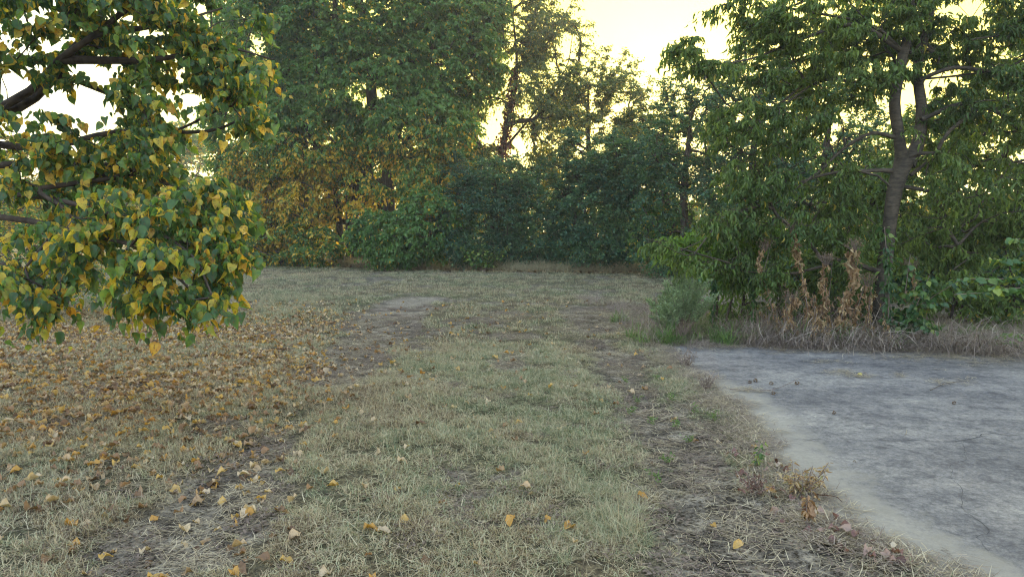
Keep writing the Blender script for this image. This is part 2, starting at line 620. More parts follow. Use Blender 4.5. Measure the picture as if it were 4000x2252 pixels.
# concrete slab
M_conc, nt, b, out = mat('concrete')
geo = node(nt, 'ShaderNodeNewGeometry')
at_e = node(nt, 'ShaderNodeAttribute', attribute_name='rim')
mp = node(nt, 'ShaderNodeMapping')
mp.inputs['Rotation'].default_value = (0, 0, math.radians(-35))
mp.inputs['Scale'].default_value = (1.0, 1.9, 1)
nt.links.new(geo.outputs['Position'], mp.inputs['Vector'])
n1 = noise(nt, .7, 6, .62, mp.outputs[0])
n2 = noise(nt, 5.5, 6, .7, geo.outputs['Position'])
n3 = noise(nt, 45, 5, .8, geo.outputs['Position'])
col = ramp(nt, n1.outputs['Fac'], [(.36, (.105, .097, .095)), (.5, (.150, .137, .129)), (.62, (.205, .186, .166))])
col = mix(nt, col, ramp(nt, n2.outputs['Fac'], [(.36, (.62, .62, .65)), (.5, (1, 1, 1)), (.68, (1.2, 1.17, 1.12))]), 1.0, 'MULTIPLY')
n5 = noise(nt, 17, 5, .75, geo.outputs['Position'])
col = mix(nt, col, ramp(nt, n3.outputs['Fac'], [(.3, (.55, .55, .55)), (.5, (1, 1, 1)), (.68, (1.45, 1.45, 1.4))]), 1.0, 'MULTIPLY')
col = mix(nt, col, ramp(nt, n5.outputs['Fac'], [(.34, (.66, .66, .68)), (.5, (1, 1, 1)), (.68, (1.25, 1.24, 1.2))]), 1.0, 'MULTIPLY')
rimf = math_(nt, 'ADD', at_e.outputs['Fac'], math_(nt, 'MULTIPLY_ADD', n2.outputs['Fac'], .9, -.45))
rimm = ramp(nt, rimf, [(.36, (1, 1, 1)), (.56, (0, 0, 0))])
col = mix(nt, col, (.29, .255, .2), math_(nt, 'MULTIPLY', rimm, .6))
nt.links.new(col, b.inputs['Base Color'])
b.inputs['Roughness'].default_value = .85
b.inputs['Specular IOR Level'].default_value = .25
bp = node(nt, 'ShaderNodeBump')
bp.inputs['Strength'].default_value = .35
bp.inputs['Distance'].default_value = .01
nt.links.new(n3.outputs['Fac'], bp.inputs['Height'])
nt.links.new(bp.outputs[0], b.inputs['Normal'])

rows = np.concatenate([np.linspace(-6, 2.4, 12), np.linspace(2.6, 9.6, 90)])
tt = np.concatenate([np.linspace(0, .25, 24) ** 1.0, np.linspace(.27, 1, 24)])
V, R = [], []
ymax_of = []
for yv in rows:
    x0 = slab_left(min(yv, _b0[1]))
    xs = x0 + tt * (14 - x0)
    yy = np.minimum(yv, slab_back(xs))
    xs = xs + (vnoise(yy, yy * 0, .25, 77) - .5) * .05 * (1 - sstep(0, .1, tt))
    V.append(np.stack([xs, yy, .015 + 0 * xs], 1))
    R.append(np.minimum(1, (xs - slab_left(yy)) / .95 + sstep(6.2, 8.5, yy) * .5))
V = np.vstack(V)
nr, nc = len(rows), len(tt)
i = (np.arange(nr - 1)[:, None] * nc + np.arange(nc - 1)[None]).ravel()
F = np.stack([i, i + 1, i + nc + 1, i + nc], 1)
# side skirts: left edge and back edge
le = np.arange(nr) * nc
be = (nr - 1) * nc + np.arange(nc)
sk = V[np.concatenate([le, be])].copy()
sk[:, 2] = -.12
n0 = len(V)
Fs = [(le[k], le[k + 1], n0 + k + 1, n0 + k) for k in range(nr - 1)]
Fs += [(be[k], be[k + 1], n0 + nr + k + 1, n0 + nr + k) for k in range(nc - 1)]
V = np.vstack([V, sk])
R = np.concatenate(R + [np.zeros(len(sk))])
me = mesh('concrete_slab', V, np.vstack([F, np.array(Fs)]), {'rim': R}, False, M_conc)
link('concrete_slab', me, kind='structure')

# ------------------------------------------------------------------ scattering by geometry nodes (stuff only)
def clump(name, n, rad, Lr, lean, wid, tint, material, seg=2, curl=.5, up0=0.0, seed=1):
    r = np.random.default_rng(seed)
    ang = r.random(n) * 2 * math.pi
    rr = np.sqrt(r.random(n)) * rad
    base = np.stack([rr * np.cos(ang), rr * np.sin(ang), np.full(n, up0) + r.random(n) * .004], 1)
    az = r.random(n) * 2 * math.pi
    le = np.radians(lean[0] + (lean[1] - lean[0]) * r.random(n))
    L = Lr[0] + (Lr[1] - Lr[0]) * r.random(n)
    d = np.stack([np.sin(le) * np.cos(az), np.sin(le) * np.sin(az), np.cos(le)], 1)
    side = np.stack([-np.sin(az), np.cos(az), 0 * az], 1)
    W = wid * (0.6 + .8 * r.random(n))
    pts = [base]
    p, dd = base, d
    for k_ in range(seg):
        p = p + dd * (L / seg)[:, None]
        pts.append(p)
        dd = unit(dd + np.stack([d[:, 0] * curl, d[:, 1] * curl, -curl * np.ones(n) * .8], 1) + r.normal(0, .18, (n, 3)))
    V, F = [], []
    k_ = seg * 2 + 1
    arr = np.zeros((n, k_, 3))
    for s in range(seg):
        w = W * (1 - .5 * s / seg) * .5
        arr[:, 2 * s] = pts[s] - side * w[:, None]
        arr[:, 2 * s + 1] = pts[s] + side * w[:, None]
    arr[:, -1] = pts[-1]
    arr[:, :, 2] = np.maximum(arr[:, :, 2], .002 + r.random((n, 1)) * .012)
    f = []
    for s in range(seg - 1):
        a = 2 * s
        f += [(a, a + 1, a + 3), (a, a + 3, a + 2)]
    a = 2 * (seg - 1)
    f.append((a, a + 1, a + 2))
    F = (np.array(f)[None] + (np.arange(n) * k_)[:, None, None]).reshape(-1, 3)
    ti = tint[0] + (tint[1] - tint[0]) * r.random(n)
    return bpy.data.objects.new(name, mesh(name, arr.reshape(-1, 3), F, {'tint': np.repeat(ti, k_)}, False, material))


def collection(name, objs):
    c = bpy.data.collections.new(name)
    for o in objs:
        c.objects.link(o)
    return c


def scatter(name, pts, coll, nobj, scale, green=None, idx=None, tilt=.16, **kw):
    n = len(pts)
    rot = np.stack([rng.normal(0, tilt, n), rng.normal(0, tilt, n), rng.random(n) * 6.283], 1)
    me = bpy.data.meshes.new(name)
    me.vertices.add(n)
    me.vertices.foreach_set('co', np.ascontiguousarray(pts, dtype=np.float32).ravel())
    me.attributes.new('rot', 'FLOAT_VECTOR', 'POINT').data.foreach_set('vector', rot.astype(np.float32).ravel())
    me.attributes.new('scl', 'FLOAT', 'POINT').data.foreach_set('value', np.asarray(scale, dtype=np.float32))
    me.attributes.new('green', 'FLOAT', 'POINT').data.foreach_set('value', np.asarray(green if green is not None else np.zeros(n), dtype=np.float32))
    ii = idx if idx is not None else rng.integers(0, nobj, n)
    me.attributes.new('idx', 'INT', 'POINT').data.foreach_set('value', np.asarray(ii, dtype=np.int32))
    o = link(name, me, kind='stuff', **kw)
    ng = bpy.data.node_groups.new(name, 'GeometryNodeTree')
    ng.interface.new_socket('Geometry', in_out='INPUT', socket_type='NodeSocketGeometry')
    ng.interface.new_socket('Geometry', in_out='OUTPUT', socket_type='NodeSocketGeometry')
    gi, go = ng.nodes.new('NodeGroupInput'), ng.nodes.new('NodeGroupOutput')
    iop = ng.nodes.new('GeometryNodeInstanceOnPoints')
    ci = ng.nodes.new('GeometryNodeCollectionInfo')
    ci.inputs['Collection'].default_value = coll
    ci.inputs['Separate Children'].default_value = True
    ci.inputs['Reset Children'].default_value = True
    iop.inputs['Pick Instance'].default_value = True

    def attr(nm, ty):
        a = ng.nodes.new('GeometryNodeInputNamedAttribute')
        a.data_type = ty
        a.inputs['Name'].default_value = nm
        return a.outputs['Attribute']
    ng.links.new(gi.outputs[0], iop.inputs['Points'])
    ng.links.new(ci.outputs[0], iop.inputs['Instance'])
    ng.links.new(attr('idx', 'INT'), iop.inputs['Instance Index'])
    e2r = ng.nodes.new('FunctionNodeEulerToRotation')
    ng.links.new(attr('rot', 'FLOAT_VECTOR'), e2r.inputs[0])
    ng.links.new(e2r.outputs[0], iop.inputs['Rotation'])
    ng.links.new(attr('scl', 'FLOAT'), iop.inputs['Scale'])
    ng.links.new(iop.outputs[0], go.inputs[0])
    md = o.modifiers.new('scatter', 'NODES')
    md.node_group = ng
    return o


def wedge(n, y0, y1, margin=1.8, power=1.0):
    """random ground points in the visible wedge (plus a margin)."""
    out = np.zeros((0, 2))
    while len(out) < n:
        y = y0 + (y1 - y0) * rng.random(n * 2) ** power
        half = .80 * y1 + margin
        x = (rng.random(n * 2) * 2 - 1) * half
        k_ = np.abs(x) < .80 * y + margin
        out = np.vstack([out, np.stack([x[k_], y[k_]], 1)])
    return out[:n]


def greenness(x, y):
    return np.clip(.06 + sstep(.3, .72, fbm(x, y, 1.1, 51, 4)) * .40 + .3 * (vnoise(x, y, .28, 9) - .3) + .12 * sstep(9, 16, y), 0, 1)


lawn_a = collection('lawn_clumps', [clump('lawn_clump', 40, .055, (.025, .07), (8, 84), .0030, (.0, 1.0), M_grass, 3, .45, seed=k_) for k_ in range(6)])
lawn_b = collection('lawn_clumps_far', [clump('lawn_clump_far', 30, .10, (.035, .09), (8, 78), .0065, (.0, 1.0), M_grass, 2, .4, seed=30 + k_) for k_ in range(4)])
tall_g = collection('tall_grass', [clump('grass_tuft', 110, .10, (.07, .26), (4, 68), .0032, (.0, 1.0), M_grass, 4, .35, seed=60 + k_) for k_ in range(3)])
straw_c = collection('straw', [clump('straw_bits', 34, .16, (.04, .16), (80, 92), .0032, (.3, 1), M_straw, 2, .1, .004, seed=90 + k_) for k_ in range(4)])
debris_c = collection('debris', [clump('dark_bits', 90, .14, (.01, .04), (60, 95), .009, (.0, .25), M_stalk, 2, .6, .004, seed=110 + k_) for k_ in range(3)])


def lawn(name, n, y0, y1, coll, nobj, sc, seedp, label):
    p = wedge(n, y0, y1)
    x, y = p[:, 0], p[:, 1]
    b_ = bare(x, y)
    dens = 1 - .98 * b_ ** .8
    dens *= 1 - .75 * sstep(.5, .66, fbm(x, y, .30, 5, 2))
    keep = (rng.random(len(x)) < dens) & ~in_slab(x, y, -.02)
    behind = (x > slab_left(np.minimum(y, 9.2)) - .1) & (y > 7.5) & (y < 14)
    keep &= ~(behind & (rng.random(len(x)) < .5))
    x, y = x[keep], y[keep]
    s = sc * (.7 + .6 * rng.random(len(x))) * (.75 + .5 * fbm(x, y, .8, 21, 2)) * (1 - .4 * bare(x, y))
    scatter(name, np.stack([x, y, gz(x, y)], 1), coll, nobj, s, np.clip(greenness(x, y) + rng.normal(0, .16, len(x)), 0, 1), label=label, cat='grass')


lawn('lawn_grass', 52000, 2.2, 9.5, lawn_a, 6, 1.0, 1, 'mown half-dry lawn grass in the foreground between the wheel ruts')
lawn('far_lawn_grass', 52000, 9.0, 34, lawn_b, 4, 1.0, 2, 'dry grey-green lawn grass stretching back to the hedgerow')

p = wedge(9000, 2.2, 13)
x, y = p[:, 0], p[:, 1]
b_ = bare(x, y)
rim = np.abs(slab_left(y) - x)
k_ = (rng.random(len(x)) < np.clip(.10 + .5 * b_ + (1 - sstep(0, .5, rim)) * .8, 0, 1)) & ~in_slab(x, y, -.0)
x, y = x[k_], y[k_]
scatter('straw_litter', np.stack([x, y, gz(x, y) + .01], 1), straw_c, 4, .7 + .7 * rng.random(len(x)), tilt=.05,
        label='loose pale straw and clippings lying over the lawn and ruts', cat='straw')
p = wedge(9000, 2.2, 14)
x, y = p[:, 0], p[:, 1]
k_ = (rng.random(len(x)) < bare(x, y) * (.35 + .75 * sstep(.4, .6, fbm(x, y, .5, 71, 2))) + .03) & ~in_slab(x, y, -.0)
x, y = x[k_], y[k_]
scatter('mulch_debris', np.stack([x, y, gz(x, y) + .006], 1), debris_c, 3, .6 + .8 * rng.random(len(x)), tilt=.1,
        label='dark crumbly mulch and dirt clods in the wheel ruts', cat='mulch')

# ------------------------------------------------------------------ trees
def clump_leaves(cen, R, n_twig, n_leaf, L, W, droop, tint_fn, out_axis=None, flat=.55, jitter=.35, up_bias=0.0):
    """cen (c,3), R (c,) -> leaf arrays + twig segments."""
    c = len(cen)
    d = rng.normal(0, 1, (c, n_twig, 3))
    d[..., 2] *= flat
    d[..., 2] += up_bias
    if out_axis is not None:
        d += unit(cen - out_axis)[:, None, :] * .7
    d = unit(d)
    tl = R[:, None] * (.55 + .6 * rng.random((c, n_twig)))
    start = cen[:, None, :] - d * (tl * .15)[..., None]
    t = (np.arange(n_leaf) + .5) / n_leaf
    t = t[None, None, :] + rng.normal(0, .05, (c, n_twig, n_leaf))
    sag = -(t ** 2) * (tl * .35 * (1 if droop > .3 else .3))[..., None]
    pos = start[:, :, None, :] + d[:, :, None, :] * (tl[..., None] * t)[..., None]
    pos[..., 2] += sag
    sidev = unit(np.cross(d, np.array([0, 0, 1.0])) + 1e-6)
    sgn = np.where(np.arange(n_leaf) % 2 == 0, 1, -1)[None, None, :, None]
    ax = d[:, :, None, :] * .45 + sidev[:, :, None, :] * sgn * .75 + rng.normal(0, jitter, pos.shape)
    ax[..., 2] -= droop
    pos = pos.reshape(-1, 3)
    ax = unit(ax.reshape(-1, 3))
    up = np.array([0, 0, 1.0]) + rng.normal(0, .45, ax.shape)
    # hanging leaves show their faces sideways
    up = up + unit(np.cross(ax, rng.normal(0, 1, ax.shape))) * (.9 * max(droop - .3, 0))
    n = len(pos)
    LL = L * (.5 + .8 * rng.random(n))
    WW = LL * (W / L) * (.85 + .3 * rng.random(n))
    tint = tint_fn(pos)
    end = start + d * tl[..., None]
    end[..., 2] -= tl * .3 * (1 if droop > .3 else .3)
    return (pos, ax, up, LL, WW, tint), (start.reshape(-1, 3), end.reshape(-1, 3))


def grow(nodes, parents, attractors, base_heading=.5, pen=.25, gravity=0.12):
    """connect every attractor to the nearest skeleton node by a curved branch; returns nodes, parents."""
    P = [np.array(p) for p in nodes]
    par = list(parents)
    plen = [0.0]
    for k_ in range(1, len(P)):
        plen.append(plen[par[k_]] + np.linalg.norm(P[k_] - P[par[k_]]))
    cap = len(P) + len(attractors) * 4 + 5
    A = np.zeros((cap, 3))
    A[:len(P)] = P
    PL = np.zeros(cap)
    PL[:len(P)] = plen
    n = len(P)
    PA = np.full(cap, -1)
    PA[:n] = par
    order = np.argsort(np.min(np.linalg.norm(attractors[:, None] - A[None, :n], axis=2), axis=1))
    for q in order:
        a = attractors[q]
        d = np.linalg.norm(A[:n] - a, axis=1)
        cost = d + pen * PL[:n] * .3 + .6 * np.maximum(A[:n, 2] - a[2], 0)
        m = int(np.argmin(cost))
        src = A[m]
        L = d[m]
        if L < .05:
            continue
        if PA[m] >= 0:
            h = unit(src - A[PA[m]])
        else:
            h = np.array([0, 0, 1.0])
        c1 = src + h * L * base_heading * .5 + np.array([0, 0, gravity * L])
        prev = m
        ts = (.33, .66, 1.0) if L > .5 else (.5, 1.0)
        for t in ts:
            pt = (1 - t) ** 2 * src + 2 * t * (1 - t) * c1 + t * t * a
            if t < 1:
                pt = pt + rng.normal(0, .03 * L, 3)
            A[n] = pt
            PA[n] = prev
            PL[n] = PL[prev] + np.linalg.norm(pt - A[prev])
            prev = n
            n += 1
    return A[:n], PA[:n]


def skeleton_mesh(A, PA, r_tip, expo, rmax, nfix=0, sides=5, fixed=None):
    cnt = np.ones(len(A))
    for k_ in range(len(A) - 1, 0, -1):
        if PA[k_] >= 0:
            cnt[PA[k_]] += cnt[k_]
    r = np.minimum(r_tip * cnt ** expo, rmax)
    if fixed is not None:
        r[:len(fixed)] = fixed
    idx = np.where(PA >= 0)[0]
    idx = idx[idx >= nfix]
    p = PA[idx]
    r0 = np.minimum(r[p], r[idx] * 1.35)
    return tubes(A[p], A[idx], r0, r[idx], sides)


def blob_points(blobs, shell=.6, gap=0.0, gs=.6):
    out = []
    for (u, v, Y, ru, rv, rY, n) in blobs:
        c = at(u, v, Y)
        sx = ru * K / FPX * Y
        sz = rv * K / FPX * Y
        d = unit(rng.normal(0, 1, (n, 3)))
        r = rng.random(n) ** (1 / 3.0) * (1 - shell) + shell * (1 - .25 * rng.random(n) ** 2)
        p = c + d * r[:, None] * np.array([sx, rY, sz])
        out.append(p)
    p = np.vstack(out)
    if gap:
        k_ = fbm(p[:, 0] + .35 * p[:, 1], p[:, 2] + .2 * p[:, 1], gs, 41, 2) > gap
        p = p[k_ | (rng.random(len(p)) < .06)]
    return p[p[:, 2] > .12]


def build_tree(name, label, cat, base, trunks, blobs, R, n_twig, n_leaf, L, W, droop, tint_fn, mat_leaf, mat_bark, T=T_TINY,
               group=None, r_tip=.006, expo=.42, rmax=.2, twigs=False, shell=.6, flat=.55, extra_c=None, n_single=0, single_T=None,
               up_bias=0.0, jitter=.35, pen=.25, leaf_part='crown', heading=.5, gravity=.12, gap=0.0, gs=.6, tips=()):
    """trunks: list of (points, radii)."""
    root = thing(name, label, cat, tuple(base), group)
    nodes, par, rad = [], [], []
    for pts, rads in trunks:
        V, F, _, cl, ro = polytube(pts, rads, 9 if rads[0] > .08 else 6, 4, .10, seed=len(nodes))
        link('trunk' if rads[0] > .05 else 'stem', mesh('trunk', local(V, root), F, None, True, mat_bark), root)
        for j_, (c_, r_) in enumerate(zip(cl[::2], ro[::2])):
            par.append(-1 if j_ == 0 else len(nodes) - 1)
            nodes.append(c_)
            rad.append(r_)
    cen = blob_points(blobs, shell, gap, gs)
    if tips:
        cen = np.vstack([cen] + [np.array([at(u_ + q_ * 7 + rng.normal(0, 3), v_ - q_ * 22, Y_) for q_ in range(4)]) for u_, v_, Y_ in tips])
    if extra_c is not None:
        cen = np.vstack([cen, extra_c])
    nf = len(nodes)
    A, PA = grow(nodes, par, cen, heading, pen, gravity)
    V, F, _ = skeleton_mesh(A, PA, r_tip, expo, rmax, nf, 5)
    link('branch', mesh('branch', local(V, root), F, None, True, mat_bark), root, kind='stuff')
    Rr = R * (.7 + .6 * rng.random(len(cen)))
    mid = np.array([np.mean([n_[0] for n_ in nodes]), np.mean([n_[1] for n_ in nodes]), np.mean(cen[:, 2])])
    (pos, ax, up, LL, WW, ti), (s0, s1) = clump_leaves(cen, Rr, n_twig, n_leaf, L, W, droop, tint_fn, mid, flat, jitter, up_bias)
    if twigs:
        V, F, _ = tubes(s0, s1, np.full(len(s0), r_tip * .8), np.full(len(s0), r_tip * .4), 3)
        link('twig', mesh('twig', local(V, root), F, None, False, mat_bark), root, kind='stuff')
    k_ = pos[:, 2] > gz(pos[:, 0], pos[:, 1]) + .03
    pos, ax, up, LL, WW, ti = (q[k_] for q in (pos, ax, up, LL, WW, ti))
    if n_single:
        # apparent size, in frame
        dx, dy, dz = pos[:, 0], pos[:, 1], pos[:, 2] - CAM_H
        cy = dy * cp - dz * sp_
        cz = dy * sp_ + dz * cp
        uu, vv = dx / cy * FPX + 512, 288 - cz / cy * FPX
        inside = (uu > 0) & (uu < 1024) & (vv > 0) & (vv < 576) & (cy > .5)
        sc = np.where(inside, LL / np.maximum(cy, .5), 0)
        sel = np.argsort(-sc)[:n_single]
        protos = {}
        NT = 7
        a_, n_, s_ = frames(ax, up)
        for q in sel:
            tk = int(min(NT - 1, ti[q] * NT))
            ty = int(q) % len(single_T)
            if (tk, ty) not in protos:
                TV, TF = single_T[ty]
                protos[(tk, ty)] = mesh('leaf', TV, TF, {'tint': np.full(len(TV), (tk + .5) / NT), 'edge': np.abs(TV[:, 0]) * 2}, True, mat_leaf)
            o = link('leaf', protos[(tk, ty)], root)
            w_, l_ = WW[q], LL[q]
            M = Matrix(((s_[q][0] * w_, a_[q][0] * l_, n_[q][0] * l_, pos[q][0] - base[0]),
                        (s_[q][1] * w_, a_[q][1] * l_, n_[q][1] * l_, pos[q][1] - base[1]),
                        (s_[q][2] * w_, a_[q][2] * l_, n_[q][2] * l_, pos[q][2] - base[2]), (0, 0, 0, 1)))
            o.matrix_basis = M
        k_ = np.ones(len(pos), bool)
        k_[sel] = False
        pos, ax, up, LL, WW, ti = (q[k_] for q in (pos, ax, up, LL, WW, ti))
    Ts = T if isinstance(T, list) else [T]
    which = rng.integers(0, len(Ts), len(pos))
    prt = [leaves(pos[which == j_], ax[which == j_], up[which == j_], LL[which == j_], WW[which == j_], ti[which == j_], Ts[j_]) for j_ in range(len(Ts))]
    V, F, at_ = join(prt)
    link(leaf_part, mesh(leaf_part, local(V, root), F, at_, len(Ts[0][0]) > 4, mat_leaf), root, kind='stuff')
    return root


def up_path(u0, v0, Y0, *rest):
    """list of (u,v,Y) to world points; the first lands on the ground."""
    p = [at(u0, v0, Y0)]
    p[0][2] = -.05
    for q in rest:
        p.append(at(*q))
    return p


def tint_rand(lo, hi, yellow=0.0, ylo=.75):
    def f(pos):
        t = lo + (hi - lo) * np.clip(fbm(pos[:, 0] * 1.0 + pos[:, 1] * .7, pos[:, 2], .9, 5, 2) * .6 + .4 * rng.random(len(pos)), 0, 1)
        m = rng.random(len(pos)) < yellow
        t[m] = ylo + (1 - ylo) * rng.random(m.sum())
        return t
    return f


def tint_height(zlo, zhi, lo, hi, ylo=.66, maxy=.8, miny=.06, xgain=None):
    """yellow share falls with height."""
    def f(pos):
        s = 1 - sstep(zlo, zhi, pos[:, 2] + (fbm(pos[:, 0], pos[:, 2], 1.6, 8, 2) - .5) * 3)
        pr = miny + (maxy - miny) * s
        if xgain is not None:
            pr = pr * xgain(pos)
        t = lo + (hi - lo) * np.clip(fbm(pos[:, 0] + pos[:, 1] * .7, pos[:, 2], .9, 5, 2) * .6 + .4 * rng.random(len(pos)), 0, 1)
        m = rng.random(len(pos)) < pr
        t[m] = ylo + (1 - ylo) * rng.random(m.sum())
        return t
    return f


# --- hedgerow trees, left to right (Y = metres from the camera)
# 1 big green and yellow tree
build_tree('mulberry_tree', 'broad green tree with yellow lower leaves and dark trunks left of centre in the hedgerow', 'tree',
           at(900, 665, 29) * [1, 1, 0],
           [(up_path(890, 665, 29.5, (905, 500, 29.5), (935, 350, 29.3), (930, 180, 29), (900, -60, 29)), [.42, .34, .28, .18, .06]),
            (up_path(985, 668, 29, (975, 500, 29), (985, 370, 29), (1040, 200, 29), (1080, 0, 29)), [.36, .3, .25, .15, .05]),
            (up_path(860, 660, 29.8, (840, 450, 29.8), (760, 300, 29.5), (700, 150, 29.5)), [.16, .13, .1, .05])]
           + [(up_path(u_, 664, 28.6 + .2 * (q_ % 4), (u_ + 8 * math.sin(q_ * 2.1), 540, 28.8), (u_ + 14 * math.sin(q_ * 1.3), 420, 29), (u_ + 30 * math.sin(q_ * 1.7), 320, 29)), [.05, .045, .035, .015])
              for q_, u_ in enumerate((872, 884, 915, 928, 948, 962, 1004, 1022))],
           [(900, 40, 29, 240, 150, 3.0, 620), (1120, 120, 29, 150, 170, 2.5, 380), (700, 120, 29, 150, 190, 2.5, 380), (900, 200, 28, 200, 110, 1.8, 260), (1180, 60, 29, 90, 110, 1.5, 120),
            (650, 330, 30, 120, 160, 2.2, 300), (790, 330, 28.5, 150, 120, 2.2, 270), (800, 450, 31, 160, 90, 1.5, 130), (1130, 330, 30, 80, 120, 1.5, 110), (1060, 320, 28, 140, 100, 2.2, 220), (930, 480, 27.6, 60, 60, .6, 16),
            (680, 520, 29.5, 120, 110, 2.0, 210), (1110, 470, 28, 110, 90, 2.0, 170), (780, 490, 28.6, 70, 80, 1.6, 60),
            (1060, 430, 27.8, 60, 60, 1.2, 40), (930, 440, 31, 110, 90, 1.0, 40), (900, -170, 29, 300, 160, 3.5, 240)],
           .66, 9, 11, .17, .10, .85, tint_height(2.0, 5.6, .05, .6, .68, .75, .05), M_mulb, M_bark, group='trees of the hedgerow', r_tip=.01, rmax=.16)
# lower shrubs in front of it
build_tree('hedgerow_shrub', 'leafy green shrub at the foot of the yellow-green tree, bottom left of the hedgerow', 'shrub', at(700, 660, 28.5) * [1, 1, 0],
           [(up_path(700, 662, 28.5, (690, 600, 28.5), (680, 540, 28.5)), [.06, .05, .03]), (up_path(760, 664, 28.2, (770, 600, 28), (790, 540, 28)), [.05, .04, .02])],
           [(700, 600, 28.5, 110, 62, 1.5, 150), (800, 615, 27.5, 60, 45, 1.0, 70), (640, 610, 29.5, 60, 50, 1.2, 70)],
           .5, 6, 9, .15, .09, .7, tint_rand(.0, .55, .25, .7), M_mulb, M_bark, group='shrubs along the hedgerow', r_tip=.008)
build_tree('hedgerow_shrub', 'drooping bright green sapling leaning out below the dark trunks', 'shrub', at(1000, 668, 26.8) * [1, 1, 0],
           [(up_path(990, 668, 26.8, (990, 600, 26.6), (1000, 530, 26.4)), [.07, .05, .03]), (up_path(1060, 668, 26.6, (1080, 600, 26.4), (1100, 540, 26.2)), [.05, .04, .02])],
           [(980, 590, 26.4, 100, 70, 1.1, 170), (1090, 560, 26.2, 90, 90, 1.2, 180), (1000, 620, 26, 60, 40, .8, 50)],
           .5, 6, 9, .17, .09, .9, tint_rand(.0, .5, .04, .7), M_mulb, M_bark, group='shrubs along the hedgerow', r_tip=.008)
# 2 airy tree with red vine
build_tree('airy_tree', 'sparse backlit tree with a red-brown vine on its trunk, sky showing through', 'tree', at(1265, 660, 30) * [1, 1, 0],
           [(up_path(1262, 660, 30, (1255, 500, 30), (1262, 380, 30), (1285, 270, 30), (1300, 170, 30), (1290, 40, 30), (1270, -80, 30)), [.16, .13, .11, .09, .07, .04, .02]),
            ([at(1262, 380, 30), at(1330, 300, 30), at(1420, 180, 30), at(1440, 90, 30)], [.06, .05, .03, .015]),
            ([at(1258, 430, 30), at(1190, 330, 30), at(1150, 180, 30)], [.09, .06, .03])],
           [(1290, 60, 30, 120, 120, 2.0, 200), (1240, -60, 30, 150, 90, 2.0, 140), (1390, 120, 30, 75, 95, 1.5, 90), (1180, 200, 30, 80, 120, 1.5, 140),
            (1340, 240, 30, 110, 90, 2, 90), (1290, 420, 30.5, 130, 70, 1.8, 130), (1400, 330, 30, 70, 120, 1.8, 80), (1380, 200, 30, 60, 90, 1.2, 50)],
           .66, 8, 9, .14, .07, .8, tint_height(2.5, 8, .05, .5, .72, .28, .10), M_airy, M_bark, group='trees of the hedgerow', r_tip=.01, rmax=.1, shell=.4, gap=.36, gs=1.1, tips=[(u_, v_, 30) for u_, v_ in ((1380, 30), (1420, 60), (1455, 130), (1400, 100), (1440, 180), (1350, 10))])
bv = bpy.data.objects['airy_tree']
# vine leaves round the trunk of the airy tree
n = 900
tpar = rng.random(n)
vp = np.array([at(1255 + 45 * t_ ** 1.2, 470 - 300 * t_, 30) for t_ in tpar]) + unit(rng.normal(0, 1, (n, 3))) * (.12 + .3 * rng.random((n, 1)) * (1 - .5 * tpar[:, None]))
ax = unit(rng.normal(0, .5, (n, 3)) + [0, 0, -1])
V, F, a_ = leaves(vp, ax, rng.normal(0, 1, (n, 3)), .13 + .06 * rng.random(n), .1 + .04 * rng.random(n), rng.random(n), T_TINY)
link('vine', mesh('vine', local(V, bv), F, a_, False, M_vine), bv, kind='stuff', label='dark red vine wrapped round the trunk')
# 3 yellowish backlit tree beside the gap
build_tree('airy_tree', 'low feathery yellowish tree sloping down to the bright sky gap', 'tree', at(1530, 660, 29) * [1, 1, 0],
           [(up_path(1500, 660, 29, (1490, 500, 29), (1480, 350, 29), (1480, 220, 29)), [.16, .13, .09, .04]),
            (up_path(1560, 660, 29, (1570, 500, 29), (1570, 400, 29), (1570, 270, 29)), [.12, .1, .07, .03])],
           [(1430, 420, 29.5, 90, 50, 1.4, 80), (1650, 330, 29, 50, 60, 1.2, 50), (1490, 210, 29, 60, 65, 1.4, 70), (1560, 250, 29, 55, 70, 1.4, 75), (1520, 370, 29, 110, 90, 1.8, 150), (1450, 320, 29, 50, 100, 1.4, 60), (1600, 350, 29, 60, 85, 1.4, 90)],
           .58, 8, 9, .13, .065, .6, tint_height(3, 8, .1, .6, .7, .28, .1), M_airy, M_bark, group='trees of the hedgerow', r_tip=.009, rmax=.08, shell=.4, up_bias=.45, gap=.34, gs=1.1, tips=[(u_, v_, 29) for u_, v_ in ((1475, 200), (1510, 190), (1545, 200), (1580, 230), (1610, 270), (1500, 240), (1640, 310), (1560, 230))])
# 4 dark shrubs across the centre
for u, w, h, Y, lab in ((1210, 120, 250, 26.5, 'dark bluish-green shrub left of the middle of the hedgerow'),
                        (1360, 120, 240, 27, 'dark dense shrub in the middle of the hedgerow'),
                        (1500, 120, 300, 26, 'tall dark shrub right of the middle of the hedgerow'),
                        (1610, 100, 300, 25.5, 'dark shrub under the bright sky gap')):
    vb = 668
    build_tree('hedgerow_shrub', lab, 'shrub', at(u, vb, Y) * [1, 1, 0],
               [(up_path(u - 20, vb, Y, (u - 25, vb - h * .4, Y), (u - 50, vb - h * .75, Y)), [.07, .05, .02]), (up_path(u + 20, vb, Y, (u + 30, vb - h * .4, Y), (u + 50, vb - h * .8, Y)), [.07, .05, .02])],
               [(u, vb - h * .45, Y, w, h * .5, 1.6, int(w * h / 52)), (u + 30, vb - h * .8, Y, w * .7, h * .30, 1.2, int(w * h / 170)), (u - 60, vb - h * .9, Y, w * .25, h * .25, .6, int(w * h / 700)), (u, vb - 55, Y - .7, w * .9, 52, 1.0, 80)],
               .5, 6, 9, .11, .06, .35, tint_rand(.0, .95, .02, .95), M_dark, M_bark, group='shrubs along the hedgerow', r_tip=.008, rmax=.06, gap=.30, gs=.9, shell=.5, up_bias=.3)
